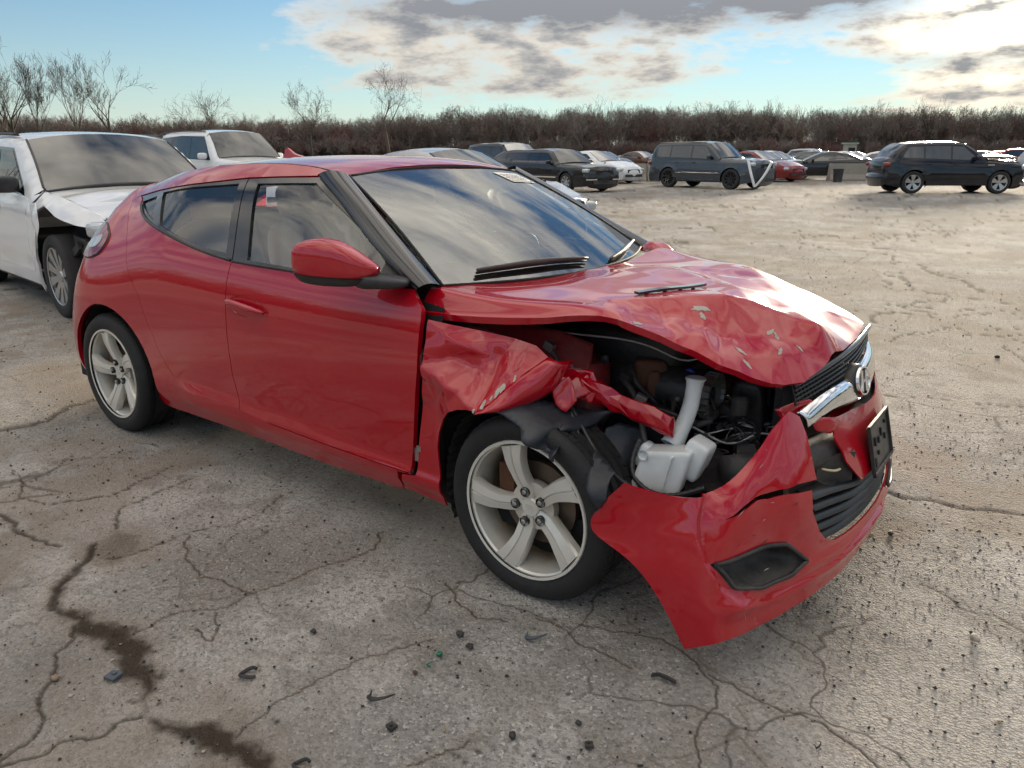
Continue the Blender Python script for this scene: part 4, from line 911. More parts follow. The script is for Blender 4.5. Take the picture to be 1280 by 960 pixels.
def build_red():
    car = empty('hatchback_car', label='red hatchback with crushed front corner, nearest car in the foreground', cat='car')
    door_all = FD_FRAME[:6]+FD_LOW[6:]
    fd_all = [(-1.638,1.311),(-1.438,1.319),(-1.225,1.324),(-.973,1.20),(-.755,1.082)]+FD_LOW[5:]+[(-1.567,.977)]
    rd_all = RD_FRAME[:7]+[(-1.567,.977)]+RD_LOW[::-1][:17+1]
    rd_all = [(-1.638,1.311),(-1.567,.977)]+RD_LOW[::-1][0:18]+[(-2.616,1.203),(-2.50,1.223),(-2.37,1.241),(-2.039,1.277)]
    doors_hull = [(-1.638,1.312),(-1.438,1.320),(-1.225,1.325)]+[(-.973,1.20),(-.755,1.082)]+FD_LOW[5:15]+RD_LOW[::-1][3:18]+[(-2.616,1.203),(-2.50,1.224),(-2.37,1.242),(-2.039,1.278)]
    # outer body side: rail, C pillar, rear wing, sill
    zt = lambda x: float(ztop(np.array(x)))
    top = [(x, zt(x)) for x in np.linspace(-2.95, -1.12, 26)]
    front = [(-1.10, 1.322), (-1.225, 1.3255)]
    arch_r = arc(-2.615, .325, .362, -14, 196)
    outline = [(SEND+.0, .16)]+[(SEND, .40), (SEND, .8), (SEND, 1.06)]+[(-3.25, 1.09), (-3.05, 1.15)]+top+front
    low = [(-.973,1.20),(-.755,1.082)]+FD_LOW[5:11]
    bottom = [(-.58,.298),(-.585,.212),(-1.05,.200),(-1.6,.208),(-2.2,.205),(-2.262,.215)]
    o_r = outline+low+bottom+arch_r+[(-2.975,.19)]
    hull = [q for q in doors_hull]
    inner = inset_poly(hull, -.001)
    # opening touches the outline along the windscreen pillar: keep the side as one ring around the doors
    ring = outline[:-1]+[(-1.235,1.3255)]+[(-1.438,1.3205),(-1.638,1.3125),(-2.039,1.2785),(-2.37,1.2425),(-2.50,1.2245),(-2.62,1.2065)]+RD_LOW[8:18]+[(-1.316,.314),(-1.009,.306),(-.73,.303),(-.514,.304)]+bottom+arch_r+[(-2.975,.19)]
    for nm, mp, fl in (('body_side', side, False), ('body_side', sideL, True)):
        panel(nm, ring, mp, M['red'], car, .032, flange=.02, flip=fl)
    for nm, mp, fl in (('r', side, False), ('l', sideL, True)):
        fdp = panel('front_door', inset_poly(FD_LOW, .0022), mp, M['red'], car, .03, flip=fl, flange=.02)
        rdp = panel('rear_door', inset_poly(RD_LOW, .0022), mp, M['red'], car, .03, flip=fl, flange=.02)
        panel('window_frame', inset_poly(FD_FRAME, .003), mp, M['black_gloss'], fdp, .03, [inset_poly(FD_GLASS, -.001)], flip=fl, flange=.018, off=-.003)
        panel('window_frame', inset_poly(RD_FRAME, .003), mp, M['black_gloss'], rdp, .03, [inset_poly(RD_GLASS, -.001), inset_poly(Q_GLASS, -.001)], flip=fl, flange=.018, off=-.003)
        panel('window_pane', FD_GLASS, mp, M['glass'], fdp, .05, flip=fl, flange=0, off=-.011)
        panel('window_pane', RD_GLASS, mp, M['glass'], rdp, .05, flip=fl, flange=0, off=-.011)
        panel('quarter_pane', Q_GLASS, mp, M['glass_dk'], rdp, .05, flip=fl, flange=0, off=-.011)
        # rubber strip along the bottom of the windows
        for pts, par in (([(-.62,.966),(-.908,.968),(-1.156,.972),(-1.343,.974),(-1.56,.979)], fdp), ([(-1.575,.981),(-1.80,1.006),(-1.996,1.039),(-2.238,1.085),(-2.444,1.134),(-2.53,1.168)], rdp)):
            q = np.array(pts); P = mp(q[:, 0], q[:, 1]); N_ = surf_normals(mp, q[:, 0], q[:, 1], fl)
            MB().tube(curve_pts(P+N_*.001, 24), .007, 6).build('belt_strip', M['black_trim'], par, True)
        # door handle: cup and pull bar
        cup = round_poly([(-1.555,.808),(-1.53,.846),(-1.39,.853),(-1.31,.822),(-1.335,.780),(-1.43,.760),(-1.52,.775)], 2)
        hp = panel('handle_cup', cup, lambda s, z: mp(s, z)*1, M['red'], fdp, .012, flip=fl, flange=.0, off=.002)
        me = hp.data; vs = np.array([v.co for v in me.vertices])
        c2 = np.array([(-1.43, .806)]); dd = np.hypot((vs[:, 0]+1.43)/.115, (vs[:, 2]-.806)/.042)
        sgn = -1 if nm == 'r' else 1
        for v, d in zip(me.vertices, dd): v.co.y -= sgn*.026*max(0, 1-d*d)
        hb = curve_pts([(-1.565, sgn*.871, .815), (-1.52, sgn*.892, .822), (-1.43, sgn*.899, .818), (-1.34, sgn*.893, .806), (-1.30, sgn*.872, .796)], 20)
        MB().tube(hb, np.interp(np.linspace(0, 1, 20), [0, .2, .8, 1], [.006, .013, .013, .006]), 10).build('door_handle', M['red'], fdp, True)
        tl = panel('tail_light', round_poly(TAIL, 1), mp, M['lens_red'], car, .025, flip=fl, flange=.02, off=.009)
        q = round_poly(TAIL, 1); P = mp(np.append(q[:, 0], q[:1, 0]), np.append(q[:, 1], q[:1, 1])); MB().tube(P, .006, 6).build('lamp_seal', M['black_trim'], tl, True)
        panel('lamp_reflector', inset_poly(round_poly([(-2.93,.985),(-2.75,1.02),(-2.70,.99),(-2.72,.955),(-2.90,.94)], 1), .003), mp, M['lens_clear'], tl, .03, flip=fl, flange=.004, off=.012)
        panel('door_trim', [(-2.0, .42), (-.62, .42), (-.62, .93), (-1.55, .95), (-2.0, 1.0)], mp, M['trim_light'], car, .08, flip=fl, flange=0, off=-.075)
        arch_in = MB()
        for cx, r_ in ((-2.615, .362), (-.0, .372)):
            pts = arc(cx, .325, r_, -25, 205, 30)
            sg = -1 if nm == 'r' else 1
            V = []; F = []
            for q in pts:
                for yy in (.862, .62): V.append((q[0], sg*yy, q[1]))
            F = [(2*i, 2*i+2, 2*i+3, 2*i+1) for i in range(len(pts)-1)]
            n0 = len(V); V += [(cx, sg*.62, .325)]
            F += [(n0, 2*i+1, 2*i+3) for i in range(len(pts)-1)]
            if cx < -1 or nm == 'l': obj('wheel_well', V, F, M['dark'], car, False)
    # black A pillars
    for sg in (-1, 1):
        A = np.array([(-1.225, .616, 1.327), (-.973, .695, 1.203), (-.755, .765, 1.085), (-.50, .822, .967)])
        B = np.array([(-1.108, .553, 1.328), (-.90, .614, 1.217), (-.69, .672, 1.101), (-.462, .735, .972)])
        mid = (A+B)/2+np.array([.018, .020, .020])
        ctrl = np.stack([A-[0, .012, 0], A+[.004, 0, .004], mid, B, B-[.012, 0, .02]], 1); ctrl[:, :, 1] *= sg
        P, F = gridmesh(patch(ctrl), 14, 14); recalc(obj('front_pillar', P, F, M['black_gloss'], car))
    # roof, aerial fin, windscreen
    def roofm(x, y):
        w_ = halfw(x, ztop(x)); return np.stack([x, y, roofc(x)-.034*np.abs(y/w_)**2.5], 1)
    ed = lambda x: float(halfw(np.array(x), ztop(np.array(x))))-.006
    ro = [(-1.112, -.552), (-1.135, -.3), (-1.145, 0), (-1.135, .3), (-1.112, .552)]+[(x, ed(x)) for x in np.linspace(-1.3, -2.9, 12)]+[(-2.98, ed(-2.95)-.05), (-3.03, 0), (-2.98, .05-ed(-2.95))]+[(x, -ed(x)) for x in np.linspace(-2.9, -1.3, 12)]
    roof = panel('roof', ro, roofm, M['red'], car, .045, flange=.02)
    for sg in (-1, 1):
        P = [(x, sg*.5585, float(roofc(x))-.0345) for x in np.linspace(-1.2, -1.75, 12)]; MB().tube(P, .0035, 6).build('roof_channel_strip', M['black_trim'], roof, True)
    panel('headliner', inset_poly(ro, .05), roofm, M['trim_light'], car, .12, flange=0, off=-.035)
    fin = [(-2.24, 1.372), (-2.225, 1.43), (-2.205, 1.438), (-2.15, 1.408), (-2.08, 1.393), (-2.0, 1.384), (-2.02, 1.368)]
    mb = MB(); n = len(fin); tp = [.012, .006, .005, .010, .014, .010, .02]
    mb.add([(a, -t, b) for (a, b), t in zip(fin, tp)]+[(a, t, b) for (a, b), t in zip(fin, tp)], [tuple(range(n)), tuple(range(n, 2*n))[::-1]]+[(i, (i+1) % n, n+(i+1) % n, n+i) for i in range(n)])
    mb.build('antenna_fin', M['red'], roof)
    ws = []
    for t in np.linspace(0, 1, 4):
        row = []
        for f in (-1, -.6, -.2, .2, .6, 1):
            b = np.array([-.466+.17*(1-abs(f)**2.2), f*.725, .972-.012*(1-f*f)]); a = np.array([-1.108-.037*(1-f*f), f*.553, 1.325+.026*(1-f*f)])
            q = b+(a-b)*t+np.array([.012, 0, .022])*math.sin(math.pi*t)*(1-.4*f*f); row.append(q)
        ws.append(row)
    WS = patch(np.array(ws))
    wsp = panel('windscreen', [(0, 0), (.5, 0), (1, 0), (1, 1), (.5, 1), (0, 1)], lambda u, v: WS(u, v), M['glass_ws'], car, .06, flange=.004, flip=True, asp=1.4)
    # black ceramic border
    for e_, nm in (([(0.0, v) for v in np.linspace(0, 1, 30)], 'bottom'), ([(1, v) for v in np.linspace(0, 1, 30)], 'top'), ([(u, 0) for u in np.linspace(0, 1, 30)], 'r'), ([(u, 1) for u in np.linspace(0, 1, 30)], 'l')):
        q = np.array(e_); P = WS(q[:, 0], q[:, 1]); MB().tube(P, .0055, 6).build('windscreen_seal', M['rubber'], wsp, True)
    # auction note stuck inside the top left of the screen, with rows of print
    def wsoff(u, v): return WS(u, v)
    nt = panel('paper_note', [(.80, .80), (.80, .955), (.93, .94), (.93, .79)], wsoff, M['paper'], wsp, .05, flange=0, off=.003, flip=True)
    mb = MB(); rr = random.Random(4)
    for i in range(5):
        v = .805
        while v < .93:
            w_ = rr.uniform(.006, .016); uu = .905-.022*i
            q = np.array([(uu, v), (uu, v+w_), (uu-.009, v+w_), (uu-.009, v)]); P = WS(q[:, 0], q[:, 1]); n_ = surf_normals(WS, q[:, 0], q[:, 1], True)
            mb.add(P+n_*.0045, [(0, 1, 2, 3)]); v += w_+rr.uniform(.004, .008)
    mb.build('note_print', M['ink'], nt)
    # cowl and wipers
    cw = patch(np.array([[(-.50+.17*(1-abs(f)**2.2), f*.74, .955-.012*(1-f*f)) for f in (-1, -.5, 0, .5, 1)], [(-.36+.17*(1-abs(f)**2.2), f*.74, .930) for f in (-1, -.5, 0, .5, 1)]]))
    P, F = gridmesh(cw, 6, 20); obj('cowl_panel', P, F, M['black_matt'], car)
    for pts in ([(.06, .10), (.075, .22), (.075, .35), (.05, .50)], [(.015, .60), (.035, .70), (.055, .82), (.06, .93)]):
        q = np.array(pts); P = WS(q[:, 0], q[:, 1])+surf_normals(WS, q[:, 0], q[:, 1], True)*.022
        wi = MB().tube(curve_pts(P, 20), np.interp(np.linspace(0, 1, 20), [0, .5, 1], [.006, .012, .006]), 8).build('wiper', M['black_matt'], car, True)
        MB().tube(curve_pts(P-surf_normals(WS, q[:, 0], q[:, 1], True)*.014, 20), .005, 6).build('wiper_blade', M['rubber'], wi, True)
    # door mirrors
    for sg in (-1, 1):
        mo = np.array([0, 0, -.036]) if sg < 0 else np.array([.27, -.03, -.20])          # the far one is knocked down
        long = np.array([-.235, .155*sg, .015]); long = long/np.linalg.norm(long); up = np.array([.03, 0, 1.0]); up -= long*up.dot(long); up /= np.linalg.norm(up); dp = np.cross(up, long)
        Rm = np.stack([long, dp, up], 1)
        def shp(P):
            P = P.copy(); k = P[:, 0]
            P[:, 2] = P[:, 2]*(.30+.70*smooth01((k+1.15)/1.3))*(1-.22*np.clip(k-.3, 0, 1))+.14*k+.10; P[:, 1] *= (1-.25*k*k)
            P[:, 2] = np.where(P[:, 2] < -.55, -.55+(P[:, 2]+.55)*.25, P[:, 2]); return P
        V, F = superell(np.array((-.735, sg*.965, 1.078))+mo, (.30, .13, .165), .62, Rm, 40, 24, shp)
        mir = recalc(obj('door_mirror', V, F, M['red'], car))
        def shp2(P):
            P = shp(P); P[:, 2] = np.minimum(P[:, 2], -.2); return P
        V, F = superell(np.array((-.735, sg*.965, 1.068))+mo, (.302, .134, .165), .62, Rm, 30, 16, shp2); recalc(obj('mirror_base', V, F, M['black_trim'], mir))
        V, F = superell(np.array((-.605, sg*.878, 1.012))+mo*.5, (.19, .11, .062), .6, Rm, 24, 12, lambda P: np.stack([P[:, 0], P[:, 1], P[:, 2]*(.75+.25*P[:, 0])], 1)); recalc(obj('mirror_foot', V, F, M['black_trim'], mir))
        tri = np.array([(-.80, 1.062), (-.52, .972), (-.72, .968)])
        panel('mirror_triangle', [(-.775, 1.085), (-.52, .972), (-.71, .972), (-.712, 1.03)], side if sg < 0 else sideL, M['black_trim'], mir, .04, flip=sg > 0, off=.003, flange=.01)
    # bonnet with chipped paint and a torn strip lying on it
    hd = panel('bonnet', HOOD_OUT, hood, M['red'], car, .0105, flange=.022)
    rr = random.Random(3)
    for cx, cy, r_, el in [(a, b, c*.78, d) for a, b, c, d in ((.395, -.514, .017, 2.6), (.41, -.535, .012, 1.4), (.566, -.382, .009, 2.8), (.585, -.372, .010, 1.5), (.537, -.539, .011, 2.6), (.568, -.558, .012, 1.6), (.615, -.419, .010, 2.2), (.647, -.334, .008, 2.0), (.30, -.735, .02, 1.4))]:
        a0 = rr.uniform(0, 3); pl = []
        for k in range(16):
            a = 2*math.pi*k/16; q = r_*rr.uniform(.55, 1.10); X, Y = q*math.cos(a)*el, q*math.sin(a)/el**.3
            pl.append((cx+X*math.cos(a0)-Y*math.sin(a0), cy+X*math.sin(a0)+Y*math.cos(a0)))
        panel('paint_chip', pl, hood, M['primer'], hd, .006, flange=.001, off=.0012)
    q = np.array([(.175, -.515), (.22, -.42), (.25, -.30), (.262, -.20)]); P = hood(q[:, 0], q[:, 1])+np.array([0, 0, .012])
    C_ = curve_pts(P, 14); mb = MB()
    for i in range(13):
        a, b = C_[i], C_[i+1]; d = b-a; d /= np.linalg.norm(d); sd = np.cross(d, (0, 0, 1)); w_ = .014
        mb.add([a-sd*w_, a+sd*w_, b+sd*w_, b-sd*w_, a-sd*w_-[0, 0, .008], a+sd*w_-[0, 0, .008], b+sd*w_-[0, 0, .008], b-sd*w_-[0, 0, .008]], [(0, 1, 2, 3), (4, 7, 6, 5), (0, 4, 5, 1), (1, 5, 6, 2), (2, 6, 7, 3), (3, 7, 4, 0)])
        if i % 3 == 1: mb.box((a+b)/2-np.array([0, 0, .014]), (.010, .010, .014))
    mb.build('loose_trim_strip', M['black_gloss'], hd)
    # crumpled wing, torn lip, undamaged wing on the far side
    fe = panel('front_wing', FEND_OUT, fender, M['red'], car, .0085, flange=.006)
    L0 = np.array([(-.151,.632),(-.115,.66),(-.085,.70),(-.03,.755),(.03,.81)]); A = fender(L0[:, 0], L0[:, 1])
    B = A+np.array([(.005,-.006,-.006),(.035,-.002,-.016),(.055,.004,-.030),(.06,.01,-.038),(.045,.02,-.012)])
    Cc = B+np.array([(.0,.03,.0),(.01,.035,-.012),(.015,.04,-.014),(.018,.04,-.012),(.01,.04,0)])
    P, F = gridmesh(patch(np.stack([A, (A+B)/2+[0.006, -.010, 0], B, Cc], 0)), 12, 20); thick(recalc(obj('torn_lip', P, F, M['red'], fe)), .0015)
    rr = random.Random(8)
    for i in range(9):                                     # flaked paint along the torn edge
        t = rr.random()*.9; q0 = L0[int(t*4)]*(1-(t*4) % 1)+L0[min(4, int(t*4)+1)]*((t*4) % 1); w_ = rr.uniform(.008, .02)
        pl = [(q0[0]-.002+w_*rr.uniform(.5, 1)*math.cos(a)*.6-.008, q0[1]+w_*rr.uniform(.5, 1.1)*math.sin(a)) for a in np.linspace(0, 5.8, 9)]
        panel('paint_chip', pl, fender, M['primer'], fe, .006, flange=.001, off=.0012)
    fl_out = [(-.436,.90),(-.44,.70),(-.505,.303),(-.565,.296),(-.574,.226),(-.372,.208)]+arc(0, .325, .372, 197, 20)[::1]+[(.38,.62),(.30,.80),(.0,.88)]
    panel('front_wing', fl_out, sideL, M['red'], car, .04, flange=.02, flip=True)
    hl = patch(np.array([[(.40,.86,.63),(.59,.71,.62),(.70,.45,.64)],[(.34,.83,.72),(.54,.70,.71),(.66,.48,.70)],[(.24,.80,.80),(.44,.70,.78),(.60,.52,.75)]])); P, F = gridmesh(hl, 10, 12); recalc(obj('headlight', P, F, M['lens_clear'], car))
    # bumper skin with its tears and openings
    right = [(0, .675), (0, .85), (0, 1), (.03, 1), (.06, 1), (.11, 1), (.15, 1), (.222, 1), (.29, .99), (.325, 1), (.357, .97), (.373, .886), (.389, .679), (.33, .683), (.30, .670), (.242, .672), (.21, .690), (.18, .688), (.16, .670), (.142, .673), (.165, .652), (.178, .652), (.215, .660), (.246, .634), (.30, .640), (.371, .632), (.367, .505), (.383, .363), (.40, .30), (.429, .261), (.515, .255), (.605, .25)]
    left = [(.66, .27), (.70, .34), (.705, .50), (.68, .60), (.62, .625), (.553, .623), (.523, .60), (.505, .66), (.485, .731), (.478, .80), (.461, .874), (.459, 1), (.555, 1), (.70, 1), (.85, 1), (1, 1), (1, .5), (1, 0), (.8, 0), (.5, 0), (.2, 0), (.1, 0), (0, 0), (0, .33)]
    fog = round_poly(dens([(.112, .415), (.206, .390), (.290, .352), (.346, .215), (.296, .172), (.21, .178), (.146, .240)], .03), 1)
    fog_l = [(1.02-u, v) for u, v in fog]
    bp = panel('front_bumper', right+left, bumper, M['red'], car, .0052, [fog, fog_l], flange=.006, asp=.28, flip=False)
    for fg in (fog, fog_l):
        fo = panel('fog_light_recess', inset_poly(fg, -.004), bumper, M['black_matt'], bp, .008, flange=0, off=-.012, asp=.28)
        c = np.mean(fg, axis=0); me = fo.data; k = np.array([v.co for v in me.vertices])
        bl = bumper(*dens(inset_poly(fg, -.004), .004).T); d = np.linalg.norm(k[:, None]-bl[None], axis=2).min(1)-.012
        for v, q in zip(me.vertices, d): v.co.x -= min(.060, max(0, q)*2.4)
        rim = bumper(*np.vstack([inset_poly(fg, .006), inset_poly(fg, .006)[:1]]).T); MB().tube(rim+np.array([.004, 0, 0]), .0065, 6).build('recess_rim', M['black_matt'], fo, True)
    # lower grille slats
    for i in range(5):
        v = .30+i*.068; u = np.linspace(.385, .70, 26); P = bumper(u, np.full_like(u, v))-np.array([.035, 0, 0]); t = [.010]*26
        V = []; F = []
        for q in P: V += [q+np.array([.022, 0, -.010]), q+np.array([.026, 0, -.004]), q+np.array([-.03, 0, .012]), q+np.array([-.03, 0, .004])]
        F = [(j*4+a, j*4+(a+1) % 4, (j+1)*4+(a+1) % 4, (j+1)*4+a) for j in range(25) for a in range(4)]
        recalc(obj('grille_slat', V, F, M['black_trim'], bp))
    P, F = gridmesh(bumper, 20, 6, (.375, .71), (.24, .66)); obj('grille_back', P-np.array([.075, 0, 0]), F, M['dark'], bp)
    # crash beam and dark absorber seen through the tear
    MB().tube(curve_pts([(.56, -.62, .50), (.69, -.40, .50), (.75, -.1, .50), (.74, .3, .50), (.60, .62, .50)], 20), .055, 8).build('bumper_beam', M['black_matt'], car, True)
    mb = MB(); mb.box((.745, -.27, .455), (.09, .16, .10), rotm('Z', -28)); mb.box((.755, -.30, .40), (.06, .12, .06), rotm('Y', 20)); mb.build('absorber_foam', M['black_matt'], car)
    MB().tube(curve_pts([(.76, -.36, .475), (.79, -.34, .47), (.80, -.30, .465)], 8), .004, 6).build('loose_clip', M['cream_pl'], car, True)
    # plate holder
    pl = bpy.data.objects.new('number_plate_holder', None); link(pl, car)
    pc = np.array([(.838, -.155, .578), (.885, -.155, .385), (.872, .18, .372), (.826, .18, .566)])
    ex = (pc[3]-pc[0])/np.linalg.norm(pc[3]-pc[0]); ez = (pc[0]-pc[1])/np.linalg.norm(pc[0]-pc[1]); ey = np.cross(ex, ez); ey /= np.linalg.norm(ey); cen = pc.mean(0)-np.array([.008, 0, 0]); Rm = np.stack([ex, ey, ez], 1)
    def lb(c, d, m=None): q = MB(); q.box(cen+Rm@(np.array(c)*[.92, .7, .92]), np.array(d)*[.92, .7, .92], Rm); return q
    lb((0, -.004, 0), (.325, .008, .172)).build('backing', M['black_trim'], pl)
    for c, d in (((0, .004, .088), (.34, .014, .010)), ((0, .004, -.088), (.34, .014, .010)), ((-.165, .004, 0), (.010, .014, .186)), ((.165, .004, 0), (.010, .014, .186))): lb(c, d).build('rim', M['black_matt'], pl)
    for c, d in (((-.09, .002, .02), (.018, .010, .03)), ((-.03, .002, .012), (.018, .010, .022)), ((-.055, .002, -.03), (.014, .010, .014)), ((.02, .002, .03), (.014, .01, .03)), ((.075, .002, .0), (.016, .010, .02)), ((-.12, .002, -.05), (.018, .010, .034)), ((.1, .002, .05), (.012, .01, .012))): lb(c, d).build('slot', M['dark'], pl)
    # chrome bar, mesh and badge
    ch = patch(np.array([[(.678, -.40, .655), (.722, -.28, .700-.0), (.735, -.12, .705), (.728, .1, .71), (.712, .26, .725), (.690, .36, .74)], [(.705, -.395, .640), (.745, -.27, .685), (.762, -.12, .690), (.755, .1, .695), (.735, .27, .705), (.712, .37, .712)], [(.715, -.39, .610), (.757, -.26, .642), (.777, -.10, .630), (.772, .1, .630), (.75, .27, .655), (.722, .375, .672)]]))
    P, F = gridmesh(ch, 10, 40); thick(recalc(obj('chrome_grille_bar', P, F, M['chrome'], car)), .01, -1)
    gm = patch(np.array([[(.655, -.40, .735), (.70, -.2, .765), (.715, .05, .785), (.69, .35, .79)], [(.668, -.41, .668), (.722, -.2, .702), (.73, .05, .712), (.695, .35, .735)]]))
    P, F = gridmesh(gm, 4, 20); gb = obj('upper_grille', P-np.array([.03, 0, 0]), F, M['dark'], car)
    for i in range(5):
        u = np.full(30, (i+.5)/5); v = np.linspace(.02, .98, 30); MB().tube(gm(u, v), .0035, 5).build('grille_wire', M['black_trim'], gb)
    for i in range(34):
        v = (i+.5)/34; P = gm(np.linspace(0, 1, 4), np.linspace(v-.012, v+.012, 4)); MB().tube(P, .0028, 4).build('grille_wire', M['black_trim'], gb)
    MB().tube(gm(np.zeros(24), np.linspace(0, 1, 24))+np.array([.004, 0, .002]), .011, 8).build('grille_edge', M['black_gloss'], gb, True)
    dome = MB(); dome.lathe([(.001, .056), (.055, .054), (.068, .046), (.076, .02), (.080, -.03)], 40, 'x', (0, 0, 0))
    bd = dome.build('badge_housing', M['black_trim'], car, True, 40, loc=(.722, -.03, .672)); bd.rotation_euler = (0, R(-14), R(-4)); bd.scale = (1, 1.08, .82)
    e = emblem_shapes(.125, .098, .008); V = [(.055+c, a, b) for a, b, c in e.V]
    em = obj('badge', V, e.F, M['chrome'], car, False, loc=(.722, -.03, .672)); recalc(em); em.rotation_euler = (0, R(-14), R(-4))
    return car
RED = build_red()
def red_wheels():
    for x, y, rz, ph in ((0, -.783, 0, 107), (-2.65, -.785, 0, 112), (0, .783, math.pi, 60), (-2.65, .785, math.pi, 20)):
        w = red_wheel('wheel', RED, (x, y, .3115), rz)
        if ph != 107:
            w.rotation_euler = (0, R(ph-107) if rz == 0 else R(107-ph), rz)
red_wheels()
# ---------------------------------------------------------------- what shows under the bonnet, the liners and the cabin
def sheet(name, pts, mat, parent, h=.014, amp=.006, k=45, seed=1, t=.002):
    """torn sheet: outline given in 3-D, surface between rippled"""
    P = np.array(pts); f = rbf(P[:, [0, 2]], P[:, 1], 1e-6)
    def mp(x, z): return np.stack([x, f(x, z)+amp*wob(x, z, k, seed), z], 1)
    return thick(panel(name, P[:, [0, 2]], mp, mat, parent, h, flange=0), t)
SHEETS = {
    'inner_wing': [(-0.525,-0.700,0.824), (-0.337,-0.680,0.826), (-0.162,-0.660,0.779), (-0.048,-0.660,0.745), (0.068,-0.620,0.720), (0.043,-0.550,0.805), (-0.071,-0.580,0.843), (-0.243,-0.620,0.847), (-0.390,-0.660,0.849)],
    'apron_shred': [(-0.141,-0.720,0.751), (0.006,-0.740,0.753), (0.069,-0.720,0.738), (0.118,-0.680,0.751), (0.147,-0.700,0.695), (0.097,-0.760,0.674), (0.034,-0.780,0.707), (-0.057,-0.760,0.725)],
    'apron_shred.b': [(0.034,-0.780,0.725), (0.086,-0.760,0.750), (0.123,-0.770,0.682), (0.097,-0.800,0.643), (0.058,-0.800,0.664)],
    'apron_shred.c': [(0.047,-0.700,0.751), (0.124,-0.680,0.759), (0.155,-0.700,0.709), (0.140,-0.720,0.659), (0.092,-0.720,0.676)],
    'liner_sheet': [(-0.121,-0.900,0.636), (-0.062,-0.860,0.669), (0.018,-0.800,0.669), (0.117,-0.720,0.641), (0.195,-0.680,0.633), (0.162,-0.720,0.597), (0.114,-0.760,0.590), (0.171,-0.780,0.569), (0.120,-0.860,0.603), (0.089,-0.900,0.587), (0.150,-0.925,0.566), (0.145,-0.930,0.533), (0.080,-0.920,0.555), (0.013,-0.920,0.610), (-0.062,-0.910,0.635)],
    'liner_sheet.b': [(0.163,-0.660,0.567), (0.193,-0.620,0.581), (0.245,-0.580,0.561), (0.290,-0.560,0.496), (0.287,-0.580,0.418), (0.272,-0.640,0.379), (0.246,-0.700,0.405), (0.199,-0.700,0.464), (0.154,-0.700,0.508)],
    'liner_sheet.c': [(0.204,-0.800,0.552), (0.258,-0.820,0.533), (0.312,-0.860,0.521), (0.308,-0.880,0.502), (0.317,-0.910,0.452), (0.289,-0.920,0.410), (0.255,-0.920,0.472), (0.234,-0.880,0.508)],
    'blue_clip': [(0.288,-0.420,0.712), (0.331,-0.420,0.741), (0.349,-0.420,0.728), (0.305,-0.420,0.701)]}
